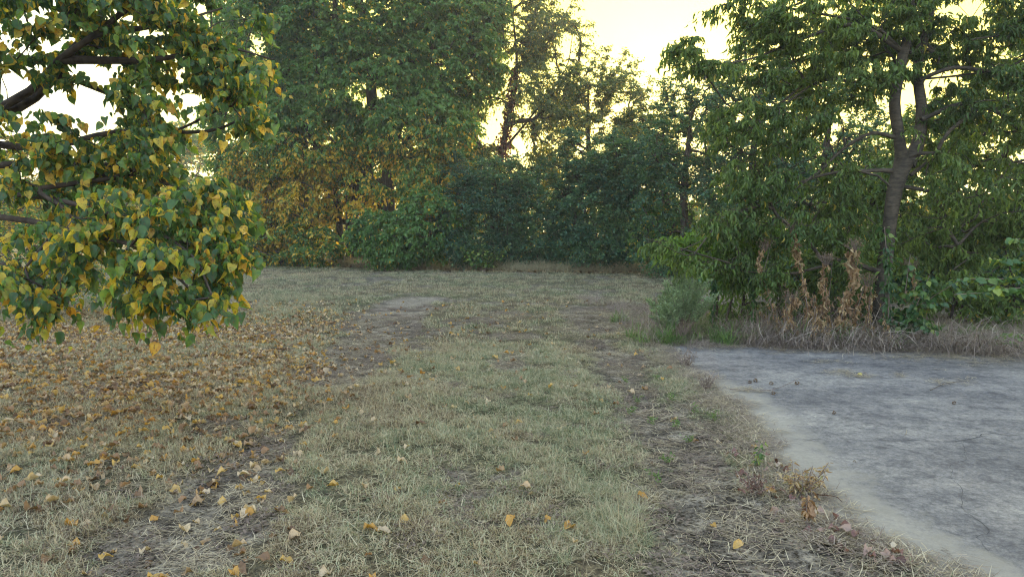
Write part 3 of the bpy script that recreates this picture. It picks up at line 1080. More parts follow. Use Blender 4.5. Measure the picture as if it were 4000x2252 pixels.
# 5 dark trees behind the right-hand tree
for u, vt, w, Y, lab in ((1730, 190, 135, 23, 'tall dark tree right of the bright sky gap'),
                         (1900, 130, 150, 21, 'dark dense tree behind the left branches of the near right tree'),
                         (2080, 170, 150, 19, 'dark tree directly behind the trunk of the near right tree')):
    vb = 690
    h = vb - vt
    build_tree('dense_tree', lab, 'tree', at(u, vb, Y) * [1, 1, 0],
               [(up_path(u, vb, Y, (u - 10, vb - h * .4, Y), (u + 10, vb - h * .8, Y)), [.16, .12, .05]), (up_path(u + 50, vb, Y, (u + 60, vb - h * .4, Y), (u + 40, vb - h * .7, Y)), [.1, .08, .03])],
               [(u, vb - h * .3, Y, w, h * .33, 1.8, 260), (u, vb - h * .68, Y, w * .9, h * .27, 1.6, 200), (u + 10, vb - h * .9, Y, w * .6, h * .16, .9, 90), (u, vb - h * .5, Y + 1, w, h * .3, .9, 130), (u, vb - 45, Y - .8, w, 45, 1.0, 80)],
               .48, 6, 9, .105, .058, .4, tint_rand(.0, .95, .03, .95), M_dark, M_bark, group='trees of the hedgerow', r_tip=.008, rmax=.08, gap=.30, gs=.9, shell=.5, up_bias=.3)
# 6 bright green mass at the far right behind the tree
for u, v, Y, ru, rv, n_, lab in ((2350, 480, 15.5, 150, 230, 330, 'mid-green bushy tree behind the near trunk at the right edge'),
                                 (2560, 420, 14.5, 170, 300, 380, 'backlit yellow-green tree closing the view at the right edge'),
                                 (2190, 560, 16, 110, 160, 200, 'green bushy growth just left of the near trunk')):
    build_tree('bushy_tree', lab, 'tree', at(u, 760, Y) * [1, 1, 0],
               [(up_path(u, 760, Y, (u + 20, 600, Y), (u - 10, 420, Y)), [.12, .1, .04])],
               [(u, v, Y, ru, rv, 1.5, n_)], .42, 6, 8, .12, .055, .75, tint_rand(.2, .95, .03, .95), M_right, M_bark, group='green trees at the right edge', r_tip=.007, rmax=.07)
for u, v, Y, ru, rv, n_, lab in ((2420, 690, 14.5, 120, 60, 130, 'low dark-leaved shrub right of the grey trunk, behind the dry brush'),
                                 (2620, 690, 13.5, 120, 80, 120, 'low leafy shrub at the right edge, behind the broad-leaved bough'),
                                 (2130, 690, 16, 140, 50, 150, 'low shrub left of the grey trunk, behind the dead weeds'),
                                 (1880, 670, 19, 130, 55, 170, 'low dark shrub behind the feathery bush')):
    build_tree('dark_shrub', lab, 'shrub', at(u, 760, Y) * [1, 1, 0],
               [(up_path(u, 760, Y, (u + 10, 720, Y), (u - 10, 670, Y)), [.05, .04, .02])],
               [(u, v, Y, ru, rv, 1.2, n_)], .42, 6, 9, .11, .06, .6, tint_rand(.0, .9, .02, .95), M_dark, M_bark, group='low shrubs behind the near right tree', r_tip=.006, rmax=.04)
for u, v, Y, ru, rv, n_, lab in ((1860, 640, 11.6, 90, 90, 90, 'leafy green sapling left of the dead weeds, above the feathery bush'),
                                 (2010, 690, 11.2, 90, 80, 90, 'leafy green sapling directly behind the tallest dead weed'),
                                 (2130, 700, 11.4, 80, 80, 80, 'leafy green sapling between the thickest dead weed and the grey trunk'),
                                 (2390, 660, 11.8, 110, 80, 110, 'leafy green sapling just right of the grey trunk'),
                                 (2540, 640, 11.4, 100, 100, 110, 'leafy green sapling above the bough at the right edge')):
    build_tree('leafy_sapling', lab, 'sapling', at(u, 800, Y) * [1, 1, 0],
               [(up_path(u, 800, Y, (u + 12, 730, Y), (u - 8, v, Y)), [.03, .022, .01]), (up_path(u + 20, 800, Y, (u + 40, 730, Y), (u + 45, v, Y)), [.02, .015, .008])],
               [(u, v, Y, ru, rv, .8, n_), (u, 765, Y, ru * .8, 30, .5, n_ // 3)], .30, 6, 7, .085, .04, .8, tint_rand(.1, 1.0, .02, .97), M_right, M_bark, T=T_OVAL, group='leafy saplings round the near right tree', r_tip=.004, rmax=.03,
               gap=.40, gs=.5, shell=.35)
build_tree('leafy_sapling', 'bright yellow-green sapling with drooping leaves behind the feathery bush', 'sapling', at(1800, 790, 10.9) * [1, 1, 0],
           [(up_path(1800, 790, 10.9, (1805, 720, 10.9), (1790, 600, 10.9)), [.025, .018, .008]), (up_path(1820, 790, 10.9, (1850, 720, 10.9), (1880, 620, 10.9)), [.02, .015, .007])],
           [(1770, 620, 10.7, 110, 34, .5, 40), (1840, 670, 10.7, 80, 50, .6, 40), (1890, 590, 10.9, 70, 50, .6, 34), (1690, 610, 10.6, 50, 14, .3, 8)], .26, 6, 7, .10, .034, 1.1, tint_rand(.2, 1.0), M_bright, M_bark,
           T=T_LANCE, group='leafy saplings round the near right tree', r_tip=.003, rmax=.02, shell=.3)
build_tree('hedgerow_shrub', 'wispy mid-green shrub filling the foot of the tree beside the bright gap', 'shrub', at(1680, 675, 24.5) * [1, 1, 0],
           [(up_path(1680, 675, 24.5, (1685, 560, 24.5), (1670, 430, 24.5)), [.06, .05, .02])],
           [(1690, 480, 24.5, 80, 110, 1.2, 130), (1660, 600, 24.2, 90, 70, 1.1, 100)], .5, 6, 9, .12, .065, .5, tint_rand(.1, .6, .08, .68), M_mulb, M_bark,
           group='shrubs along the hedgerow', r_tip=.007, rmax=.05, gap=.3, gs=.8, shell=.4)
# 7 far trees beyond the field on the left
for u, vt, w, Y, lab in ((400, 300, 150, 60, 'distant grey-green tree seen through the left branches'),
                         (150, 470, 200, 75, 'low distant trees beyond the sunlit field at left'),
                         (-150, 350, 200, 60, 'distant tree at the far left beyond the field')):
    h = 590 - vt
    build_tree('distant_tree', lab, 'tree', at(u, 590, Y) * [1, 1, 0],
               [(up_path(u, 590, Y, (u, 590 - h * .4, Y), (u + 5, 590 - h * .8, Y)), [.3, .25, .1])],
               [(u, 590 - h * .6, Y, w, h * .42, 4, 300), (u, 575, Y, w, 25, 3, 60)], 1.0, 6, 9, .3, .2, .5, tint_rand(.1, .5, .25, .7), M_mulb, M_bark, group='distant trees', r_tip=.02, rmax=.2)
for u, v, ru, rv, Y, n_, lab in ((250, 500, 160, 90, 38, 200, 'yellow-green bushy tree beyond the field, seen through the left boughs'),
                             (20, 460, 160, 120, 34, 220, 'yellowing tree at the far left edge beyond the half-bare bush'),
                             (480, 530, 110, 70, 42, 140, 'low golden shrub beyond the mown track, left of the big hedgerow tree')):
    build_tree('field_edge_tree', lab, 'tree', at(u, 610, Y) * [1, 1, 0],
               [(up_path(u, 610, Y, (u, 570, Y), (u + 5, v, Y)), [.12, .1, .05])],
               [(u, v, Y, ru, rv, 2.5, n_), (u, 585, Y, ru, 18, 1.5, 50)], .7, 6, 9, .17, .11, .6, tint_rand(.2, .6, .5, .68), M_mulb, M_bark, group='trees at the edge of the field', r_tip=.012, rmax=.1)
# far-off wood behind the hedgerow, one mass; yellow leaf tints paint in the light through the gaps
n = 42000
xx = -24 + 70 * rng.random(n)
yy = 47 + 5 * rng.random(n)
top = 2.2 + 3.2 * fbm(xx, yy, 5.0, 91, 3)
zz = rng.random(n) ** .8 * top
k_ = rng.random(n) < .75
V, F, a = leaves(np.stack([xx, yy, zz], 1), unit(rng.normal(0, 1, (n, 3)) + [0, 0, -.6]), rng.normal(0, 1, (n, 3)), .26 + .14 * rng.random(n), .18 + .08 * rng.random(n),
                 np.where(rng.random(n) < .35, .7 + .25 * rng.random(n), .5 * rng.random(n)), T_TINY)
link('far_wood', mesh('far_wood', V, F, a, False, M_mulb), kind='stuff', label='far-off wood glimpsed behind the hedgerow, yellow gap light put into its leaf colour', cat='wood')
# scrub under the left tree, beyond the leaf carpet
build_tree('thorny_bush', 'twiggy half-bare bush with few green leaves at the left edge of the lawn', 'shrub', at(120, 740, 13) * [1, 1, 0],
           [(up_path(100, 745, 13, (90, 690, 13), (60, 620, 13)), [.03, .02, .01]), (up_path(160, 745, 13, (190, 690, 13), (230, 640, 13)), [.025, .02, .01])],
           [(100, 640, 13, 170, 80, 1.2, 120), (230, 690, 12.5, 90, 50, .8, 50), (20, 560, 13.5, 110, 80, 1.2, 70)], .4, 5, 5, .075, .045, .4, tint_rand(.0, .6, .3, .7), M_mulb, M_twig,
           group=None, r_tip=.004, rmax=.02, twigs=True)

# --- the near left tree with heart-shaped leaves
left_base = np.array([-6.6, 6.6, 0])
lt = [([left_base, (-6.5, 6.5, 1.2), (-6.2, 6.4, 2.2), (-6.3, 6.4, 3.0), (-6.5, 6.5, 4.2)], [.17, .15, .12, .09, .06]),
      ([(-6.2, 6.4, 2.2), at(20, 260, 6.2), at(150, 150, 6.0), at(240, 85, 5.9), at(420, -60, 5.8)], [.055, .035, .03, .026, .018]),
      ([(-6.2, 6.4, 2.2), at(30, 280, 6.3), at(180, 130, 6.4), at(330, -60, 6.5)], [.055, .04, .035, .025]),
      ([(-6.3, 6.4, 1.9), at(0, 487, 5.6), at(180, 510, 5.4), at(330, 560, 5.2), at(480, 640, 5.0)], [.06, .026, .02, .014, .007]),
      ([(-6.3, 6.4, 1.8), at(0, 545, 5.5), at(200, 585, 5.2), at(360, 625, 5.0), at(440, 690, 4.9), at(520, 770, 4.8)], [.06, .026, .02, .014, .01, .005]),
      ([(-6.2, 6.4, 2.0), at(0, 415, 6.0), at(230, 410, 6.0), at(400, 450, 5.8), at(530, 560, 5.6)], [.06, .03, .024, .016, .007]),
      ([(-5.9, 6.3, 2.6), at(60, 370, 6.5), at(300, 330, 6.5), at(520, 330, 6.3), at(640, 280, 6.1)], [.06, .035, .025, .015, .006]),
      ([at(150, 150, 6.0), at(380, 150, 6.2), at(560, 120, 6.3), at(690, 150, 6.2)], [.045, .025, .014, .006]),
      ([at(240, 85, 5.9), at(420, 60, 6.4), at(560, 20, 6.6)], [.035, .02, .008]),
      ([(-6.3, 6.4, 1.7), at(-40, 640, 5.2), at(60, 720, 5.0), at(150, 770, 4.9)], [.05, .015, .01, .005])]


def left_tint(pos):
    s = 1 - sstep(1.1, 4.2, pos[:, 2])
    sx = sstep(-5.0, -2.3, pos[:, 0])
    pr = np.clip(.11 + .22 * s + .10 * (1 - sx), 0, .4)
    t = rng.random(len(pos)) ** 1.3 * .52
    m = rng.random(len(pos)) < pr
    t[m] = .58 + .4 * rng.random(m.sum())
    return t


lb = [(u_, v_, 6.2 - v_ / 600, 16, 30, .15, 5) for u_, v_ in ((680, 20), (655, 110), (700, 160), (665, 200), (690, 270), (640, 330), (600, 380), (590, 450), (610, 500), (645, 520), (600, 570), (630, 620), (655, 650), (600, 700), (520, 810), (360, 800), (170, 860), (120, 850), (30, 780))] + [(100, 690, 5.0, 90, 30, .3, 14), (130, 820, 4.8, 35, 20, .15, 4), (330, 690, 5.0, 60, 30, .3, 10), (320, 200, 6.3, 70, 60, .4, 22), (690, 60, 6.4, 30, 60, .3, 16), (640, 290, 6.2, 40, 22, .2, 12), (600, 430, 5.9, 35, 60, .3, 20), (590, 590, 5.3, 30, 35, .25, 14), (630, 640, 5.1, 22, 12, .1, 5), (200, 470, 5.6, 120, 50, .5, 24),
      (120, 60, 5.8, 190, 150, .9, 130), (360, 60, 6.2, 170, 130, .9, 120), (560, 40, 6.4, 110, 90, .7, 60), (620, 200, 6.3, 60, 60, .4, 26), (655, 145, 6.2, 40, 18, .2, 9),
      (80, 330, 5.7, 160, 110, .9, 90), (250, 330, 6.2, 60, 40, .5, 12), (470, 260, 6.2, 130, 90, .7, 60), (600, 290, 6.1, 70, 50, .4, 22),
      (400, 400, 6.0, 150, 60, .7, 60), (500, 400, 5.8, 80, 110, .6, 44), (120, 430, 5.6, 130, 80, .7, 60),
      (440, 540, 5.4, 150, 70, .6, 60), (570, 520, 5.4, 55, 60, .4, 20), (230, 560, 5.3, 170, 55, .6, 44), (560, 620, 5.1, 60, 40, .35, 20),
      (450, 640, 5.0, 110, 40, .4, 26), (560, 720, 4.9, 45, 45, .25, 13), (440, 740, 4.85, 90, 40, .3, 18), (400, 780, 4.8, 55, 20, .2, 8), (240, 630, 5.1, 50, 40, .3, 10),
      (90, 640, 5.1, 90, 35, .3, 12), (60, 740, 4.9, 70, 25, .25, 12), (140, 790, 4.8, 55, 25, .2, 9), (560, 770, 4.8, 30, 25, .2, 5),
      (-150, 300, 6, 160, 260, 1.0, 120), (200, -120, 6.2, 420, 90, 1.2, 140)]
lb = [(u_ * .93 - 8, v_ if v_ < 500 else 500 + (v_ - 500) * .86, Y_, ru_, rv_, rY_, max(2, int(n_ * (.62 if v_ < 420 else .38)))) for u_, v_, Y_, ru_, rv_, rY_, n_ in lb]
build_tree('heart_leaf_tree', 'near tree at left with drooping boughs of big green and yellow heart-shaped leaves', 'tree', left_base, lt, lb,
           .30, 5, 7, .080, .060, 1.35, left_tint, M_left, M_bark, T=[T_HEART, T_HEART2], r_tip=.0026, expo=.38, rmax=.03, twigs=True,
           n_single=300, single_T=[T_HEART, T_HEART2], shell=.3, flat=.35, jitter=.22, leaf_part='foliage', heading=.4, gravity=.05, gap=.455, gs=.38)

# --- the near right tree with grey trunk and drooping narrow leaves
YT = 10.3
right_base = at(2212, 850, YT) * [1, 1, 0]
px = K / FPX * YT / 2 * .72
rt = [([right_base + [0, 0, -.05], at(2215, 800, YT), at(2222, 700, YT), at(2236, 580, YT), at(2250, 480, YT), at(2276, 400, YT)], [64 * px, 54 * px, 48 * px, 46 * px, 50 * px, 66 * px]),
      ([at(2272, 420, YT), at(2262, 345, YT), at(2250, 260, YT), at(2262, 180, YT), at(2285, 80, YT), at(2295, -40, YT), at(2300, -200, YT)], [46 * px, 38 * px, 36 * px, 34 * px, 28 * px, 22 * px, 10 * px]),
      ([at(2284, 415, YT), at(2312, 350, YT + .1), at(2318, 270, YT + .2), at(2308, 180, YT + .3), at(2330, 80, YT + .4), at(2380, -100, YT + .5)], [44 * px, 40 * px, 38 * px, 32 * px, 24 * px, 10 * px]),
      ([at(2258, 430, YT), at(2200, 428, YT - 0.03), at(2080, 437, YT - 0.08), at(1960, 480, YT - 0.20), at(1830, 540, YT - 0.40)], [20 * px, 14 * px, 11 * px, 7 * px, 3 * px]),
      ([at(2252, 345, YT), at(2190, 335, YT - 0.04), at(2120, 375, YT - 0.07), at(2060, 430, YT - 0.10), at(1940, 520, YT - 0.40)], [16 * px, 12 * px, 10 * px, 8 * px, 3 * px]),
      ([at(2255, 210, YT), at(2150, 205, YT - 0.04), at(2060, 205, YT - 0.07), at(1950, 280, YT - 0.10), at(1880, 330, YT - 0.30)], [14 * px, 10 * px, 9 * px, 6 * px, 3 * px]),
      ([at(2270, 130, YT), at(2150, 60, YT - 0.05), at(2000, 105, YT - 0.10), at(1880, 150, YT - 0.40), at(1740, 165, YT - 0.60)], [16 * px, 13 * px, 10 * px, 7 * px, 3 * px]),
      ([at(2290, 20, YT), at(2150, -30, YT - 0.05), at(1980, 20, YT - 0.10), at(1860, 80, YT - 0.30)], [14 * px, 11 * px, 8 * px, 3 * px]),
      ([at(2225, 690, YT), at(2120, 660, YT - 0.05), at(1960, 690, YT - 0.09), at(1800, 650, YT - 0.50), at(1700, 620, YT - 0.80), at(1625, 600, YT - 1.00)], [14 * px, 12 * px, 9 * px, 7 * px, 5 * px, 3 * px]),
      ([at(2318, 300, YT), at(2420, 260, YT - 0.06), at(2500, 275, YT - 0.10), at(2620, 240, YT - 0.50)], [18 * px, 15 * px, 12 * px, 8 * px]),
      ([at(2312, 200, YT), at(2400, 170, YT - 0.05), at(2520, 175, YT - 0.10), at(2650, 100, YT - 0.50)], [16 * px, 14 * px, 11 * px, 6 * px]),
      ([at(2290, 440, YT), at(2345, 400, YT), at(2330, 440, YT), at(2380, 520, YT - 0.03)], [14 * px, 8 * px, 7 * px, 3 * px])]
rb = [(1750, 130, 8.8, 60, 50, .4, 26), (1870, 60, 9, 110, 60, .7, 60), (1850, 170, 8.9, 110, 40, .6, 44), (2040, 50, 9.2, 140, 70, .9, 110), (2200, 60, 9.6, 140, 90, 1.0, 150),
      (2400, 60, 9.4, 180, 90, 1.1, 190), (2120, 200, 9.4, 140, 70, .8, 110), (1990, 170, 9.2, 90, 50, .6, 44), (2280, 170, 9.2, 90, 60, .5, 60), (2480, 230, 9.1, 130, 70, .9, 120),
      (1860, 300, 9.0, 80, 60, .6, 40), (1980, 310, 9.2, 100, 70, .7, 80), (2140, 320, 9.5, 90, 60, .7, 70), (2420, 360, 9.6, 120, 80, .9, 90),
      (1900, 440, 9.0, 90, 60, .6, 60), (2050, 430, 9.3, 100, 60, .7, 76), (2180, 400, 9.6, 50, 60, .5, 34), (1830, 540, 8.9, 80, 45, .5, 46), (1980, 550, 9.1, 110, 60, .7, 84),
      (2120, 560, 9.5, 80, 80, .7, 70), (1770, 500, 8.8, 26, 24, .2, 8), (1660, 608, 8.5, 45, 12, .2, 7), (1770, 640, 8.8, 70, 28, .4, 24), (1900, 660, 9.0, 90, 40, .5, 50), (2060, 670, 9.4, 90, 50, .6, 54),
      (2250, 250, 8.6, 70, 110, .3, 70), (2330, 330, 8.8, 50, 60, .3, 26), (2480, 420, 8.8, 140, 100, .6, 110), (2400, 500, 9.8, 140, 90, .9, 90), (2350, 620, 9.6, 110, 60, .5, 60), (2480, 690, 9.2, 110, 40, .5, 40), (2510, 130, 9.4, 90, 60, .7, 60), (2380, 720, 10.5, 160, 50, .8, 70), (2560, 330, 10.5, 120, 110, 1, 100), (2560, 480, 9.4, 100, 120, .9, 90), (2500, 620, 9.4, 110, 60, .7, 60),
      (2300, -150, 9.8, 520, 120, 1.8, 260), (2760, 200, 9, 140, 300, 1.2, 160)]
rb = [(u_, v_, Y_ + (1.0 if u_ < 2140 or u_ > 2380 else 1.4), ru_, rv_, rY_, max(4, int(n_ * (.72 if u_ < 2150 else .9)))) for u_, v_, Y_, ru_, rv_, rY_, n_ in rb]
build_tree('drooping_leaf_tree', 'near tree at right with forked grey trunk and drooping narrow green leaves', 'tree', right_base, rt, rb,
             .30, 6, 7, .105, .030, 1.3, tint_rand(.15, 1.0, .01, .98), M_right, M_barkR, T=T_LANCE, r_tip=.0035, expo=.36, rmax=.03, twigs=True,
           n_single=300, single_T=[T_LANCE], shell=.35, flat=.35, jitter=.3, leaf_part='foliage', heading=.4, gravity=.05, gap=.44, gs=.5)

# ------------------------------------------------------------------ weeds beyond the slab
def stems_leaves(root, paths, r, n_per, L, W, T, mleaf, mstem, droop, tint, spread=.0, leafpart='foliage', out=.6, t0=.1, t1=1.0, stem_name='stem', joined=False):
    tv, tf, lf = [], [], []
    for pth in paths:
        V, F, _, cl, ro = polytube(pth, [r, r * .8, r * .45][:len(pth)] if len(pth) == 3 else np.linspace(r, r * .3, len(pth)), 5, 4, .05)
        if joined:
            tv.append((V, F, {'tint': np.full(len(V), .4)}))
        else:
            link(stem_name, mesh('stem', local(V, root), F, {'tint': np.full(len(V), .4)}, True, mstem), root)
        n = n_per
        t = t0 + (t1 - t0) * rng.random(n)
        idx = t * (len(cl) - 1)
        i0 = np.minimum(idx.astype(int), len(cl) - 2)
        f = (idx - i0)[:, None]
        p = cl[i0] * (1 - f) + cl[i0 + 1] * f
        ang = rng.random(n) * 6.283
        d = np.stack([np.cos(ang), np.sin(ang), 0 * ang], 1)
        p = p + d * (spread * rng.random((n, 1)))
        ax = d * out + rng.normal(0, .25, (n, 3))
        ax[:, 2] -= droop
        LL = L * (.6 + .7 * rng.random(n))
        lf.append((p, ax, np.array([0, 0, 1.0]) + rng.normal(0, .5, (n, 3)), LL, LL * W / L * (.8 + .4 * rng.random(n)), tint[0] + (tint[1] - tint[0]) * rng.random(n)))
    if joined:
        V, F, a = join(tv)
        link(stem_name, mesh('stem', local(V, root), F, a, True, mstem), root, kind='stuff')
    q = [np.concatenate([l[i_] for l in lf]) for i_ in range(6)]
    V, F, a = leaves(*q, T)
    return link(leafpart, mesh(leafpart, local(V, root), F, a, len(T[0]) > 4, mleaf), root, kind='stuff')


def seedhead(root, c, R, n, size, material=M_seed):
    p = c + unit(rng.normal(0, 1, (n, 3))) * (rng.random((n, 1)) ** .5) * R * np.array([1, 1, .6])
    V, F, a = leaves(p, rng.normal(0, 1, (n, 3)), rng.normal(0, 1, (n, 3)), np.full(n, size), np.full(n, size), rng.random(n), T_TINY)
    # fine stalks to the heads
    k_ = n // 3
    V2, F2, _ = tubes(np.repeat(c[None] - [0, 0, R * .9], k_, 0), p[:k_], np.full(k_, .002), np.full(k_, .0015), 3)
    link('seed_head', mesh('seed_head', local(V, root), F, a, False, material), root, kind='stuff')
    link('flower_stalk', mesh('flower_stalk', local(V2, root), F2, {'tint': np.full(len(V2), .3)}, False, M_stalk), root, kind='stuff')


weeds = [((1925, 610), (1915, 700), (1975, 840), 9.7, .055, .035, 130, 'withered weed with green-brown seed top, leftmost of the tall dead weeds'),
         ((1992, 560), (2012, 660), (2030, 835), 9.6, .075, .035, 190, 'tallest dead weed, a narrow brown column of shrivelled leaves'),
         ((2078, 645), (2085, 750), (2075, 850), 9.5, .07, .045, 130, 'short dead weed with brown shrivelled leaves between two taller ones'),
         ((2150, 610), (2145, 700), (2100, 850), 9.4, .085, .07, 300, 'thickest dead weed with a dense tan column of curled leaves'),
         ((2290, 660), (2295, 720), (2270, 850), 9.5, .05, .04, 80, 'thin dead weed right of the grey trunk'),
         ((1990, 740), (1985, 780), (2000, 850), 9.35, .06, .07, 120, 'low clump of crumpled orange-brown leaves at the slab edge'),
         ((2180, 700), (2185, 770), (2190, 850), 9.35, .05, .05, 80, 'short pale dead weed in front of the grey trunk')]
for (tu, tv_), (mu, mv), (bu, bv_), Y, L_, spr, n_, lab in weeds:
    root = thing('dead_weed', lab, 'weed', tuple(at(bu, bv_, Y) * [1, 1, 0]), 'dead weeds behind the slab')
    jt = lambda a_: rng.normal(0, a_, 3) * [1, 1, .3]
    b1, b3 = at(bu, bv_, Y) * [1, 1, 0], at(tu, tv_, Y)
    b2 = at(mu, mv, Y)
    pth = [b1, b1 * .6 + b2 * .4 + jt(.05), b2 + jt(.03), b2 * .5 + b3 * .5 + jt(.05), b3]
    spr = spr * .75
    for q_ in range(3):
        s0_ = b1 + jt(.12) * [1, 1, 0]
        s2_ = s0_ + jt(.22) + [0, 0, .35 + .5 * rng.random()]
        stems_leaves(root, [[s0_, (s0_ + s2_) / 2 + jt(.05), s2_]], .005, 28, L_, L_ * .3, T_CURL2, M_dead, M_stalk, 1.3, (0, .9), .03, 'withered_foliage', .6, .3, 1)
    stems_leaves(root, [pth], .009, int(n_ * .8), L_ * 1.25, L_ * .34, T_CURL2, M_dead, M_stalk, 1.5, (.1, .9), spr * 1.2, 'withered_foliage', .5, .12, .93)
    seedhead(root, at(tu, tv_, Y) + [0, 0, .0], .15, 150, .018)
    p2 = [b2, (b2 + b3) / 2 + [.05, 0, 0], b3 + [.1, .02, .05]]
    stems_leaves(root, [p2], .004, 40, .06, .012, T_TINY, M_weed, M_stalk, .2, (0, .4), .03, 'green_leaf_spray', .8, .4, 1)

# wilted green weeds
for (tu, tv_), (bu, bv_), Y, lab in (((1885, 650), (1895, 820), 9.8, 'wilted green weed with hanging leaves left of the dead weeds'),
                                     ((1795, 700), (1790, 800), 10.0, 'small wilted green stalk behind the feathery bush'),
                                     ((2230, 620), (2235, 830), 9.2, 'wilted green weed in front of the grey trunk')):
    root = thing('wilted_weed', lab, 'weed', tuple(at(bu, bv_, Y) * [1, 1, 0]), 'wilted green weeds')
    stems_leaves(root, [[at(bu, bv_, Y) * [1, 1, 0], at((bu + tu) / 2 + 4, (bv_ + tv_) / 2, Y), at(tu, tv_, Y)]], .008, 90, .10, .028, T_LANCE, M_broad, M_stalk, 1.4, (0, .6), .03, 'foliage', .45, .2, 1)

# feathery green bush
c0 = at(1715, 840, 9.7) * [1, 1, 0]
root = thing('feathery_bush', 'feathery pale green bush at the back left corner of the slab', 'bush', tuple(c0))
paths = []
for k_ in range(46):
    a = rng.random() * 6.28
    s = rng.random() ** .6
    tip = at(1635 + 170 * rng.random(), 0, 9.7) * [1, 0, 0] + [0, 9.7 + .35 * math.sin(a), 0]
    hgt = .95 - .40 * abs(tip[0] - (c0[0] + .12)) / .45 + rng.normal(0, .10) - .12 * (rng.random() < .5)
    paths.append([c0 + [rng.normal(0, .05), rng.normal(0, .05), 0], (c0 + tip) / 2 * [1, 1, 0] + [0, 0, hgt * .55], np.array([tip[0], tip[1], max(hgt, .3)])])
stems_leaves(root, paths, .005, 200, .06, .011, T_TINY, M_feath, M_stalk, -.7, (0, 1), .035, 'foliage', .7, .42, 1, 'stem', True)

# broad-leaved sapling in front of the trunk
root = thing('broadleaf_sapling', 'bright green broad-leaved sapling at the foot of the grey trunk', 'sapling', tuple(at(2255, 855, 9.3) * [1, 1, 0]))
b0 = at(2250, 858, 9.3) * [1, 1, 0]
paths = [[b0, at(2240, 760, 9.3), at(2225, 570, 9.4)], [b0, at(2270, 780, 9.3), at(2290, 640, 9.4)], [b0, at(2290, 800, 9.2), at(2340, 690, 9.1)],
         [b0, at(2290, 790, 9.2), at(2350, 760, 9.0)], [b0, at(2300, 800, 9.1), at(2345, 830, 8.9)], [b0, at(2300, 780, 9.2), at(2420, 700, 9.0)]]
stems_leaves(root, paths, .009, 110, .085, .06, T_OVAL, M_broad, M_stalk, .5, (0, .9), .13, 'foliage', .8, .25, 1)
# leafy bough reaching in at the right edge
root = thing('broadleaf_sapling', 'broad-leaved sapling whose leafy bough reaches in at the right edge', 'sapling', tuple(at(2700, 860, 8.2) * [1, 1, 0]))
b0 = at(2700, 880, 8.2) * [1, 1, 0]
paths = [[b0, at(2640, 740, 8.0), at(2400, 740, 7.8)], [b0, at(2650, 720, 8.0), at(2440, 700, 7.9)], [b0, at(2660, 700, 8.0), at(2500, 650, 8.0)], [b0, at(2640, 740, 8), at(2500, 725, 7.7)], [b0, at(2660, 640, 8.1), at(2560, 600, 8)]]
stems_leaves(root, paths, .010, 100, .10, .075, T_OVAL, M_broad, M_stalk, .35, (.2, 1), .12, 'foliage', .9, .3, 1)
# creeping vine at the back edge of the slab
root = thing('ground_vine', 'pale green creeping vine lying along the back edge of the slab', 'vine', tuple(G(2500, 885)))
paths = [[G(2600, 890) + [0, 0, .03], G(2540, 882) + [0, 0, .1], G(2470, 880) + [0, 0, .05]], [G(2600, 895) + [0, 0, .02], G(2560, 868) + [0, 0, .15], G(2500, 870) + [0, 0, .08]],
         [G(2500, 886) + [0, 0, .02], G(2430, 884) + [0, 0, .05], G(2360, 880) + [0, 0, .03]]]
stems_leaves(root, paths, .004, 60, .06, .045, T_OVAL, M_weed, M_stalk, -.2, (.3, 1), .07, 'foliage', .8, 0, 1)
# low bush in front of hedgerow
root = thing('small_bush', 'small bush with green and reddish leaves growing out of the lawn edge before the hedgerow', 'bush', tuple(at(1215, 680, 25) * [1, 1, 0]))
b0 = at(1215, 682, 25) * [1, 1, 0]
paths = [[b0, at(1215 + (q - 3) * 12, 650, 25), at(1215 + (q - 3) * 24, 612 + 8 * (q % 3), 25)] for q in range(7)]
stems_leaves(root, paths, .01, 70, .12, .09, T_OVAL, M_broad, M_stalk, .3, (.4, 1), .2, 'foliage', .8, .2, 1)
# dark log among the weeds
lg = [at(1985, 712, 10.6), at(2040, 690, 10.7), at(2160, 688, 10.9)]
root = thing('fallen_log', 'dark broken log lying behind the dead weeds', 'log', tuple(lg[0] * [1, 1, 0]))
lgz = [p * [1, 1, 0] + [0, 0, h_] for p, h_ in zip(lg, (.08, .22, .3))]
V, F, _, _, _ = polytube(lgz, [.09, .08, .05], 8, 4, .15)
link('log_body', mesh('log_body', local(V, root), F, None, True, M_bark), root)
V, F, _, _, _ = polytube([lgz[0], lgz[0] + [-.15, -.1, .18], lgz[0] + [-.22, -.1, .36]], [.05, .04, .015], 6, 3, .15)
link('stub', mesh('stub', local(V, root), F, None, True, M_bark), root)

# tangled dry brush strip behind the slab
brush_c = collection('brush', [clump('brush_tangle', 70, .26, (.12, .5), (15, 92), .004, (0, 1), M_stalk, 4, .8, seed=140 + k_) for k_ in range(4)])
n = 8500
x = rng.random(n) * 13 + 1.6
y = slab_back(x) + .05 + rng.random(n) ** 1.3 * 6.5
hgt = (1 - .55 * sstep(.5, 2.5, y - slab_back(x))) * (.25 + 1.0 * sstep(.3, .68, fbm(x, y, .6, 61, 2))) * (.7 + .5 * rng.random(n))
keepx = x > 1.75 + rng.random(n) * .5 - .1 * (y - 9)
hgt *= np.where(x > 6.2, .7, 1) * np.where(rng.random(n) < .5, .55, 1)
x, y, hgt = x[keepx], y[keepx], hgt[keepx]
scatter('dry_brush', np.stack([x, y, gz(x, y)], 1), brush_c, 4, hgt * (.8 + .9 * rng.random(len(x))), label='tangled grey-brown dry brush along the back of the slab', cat='brush')
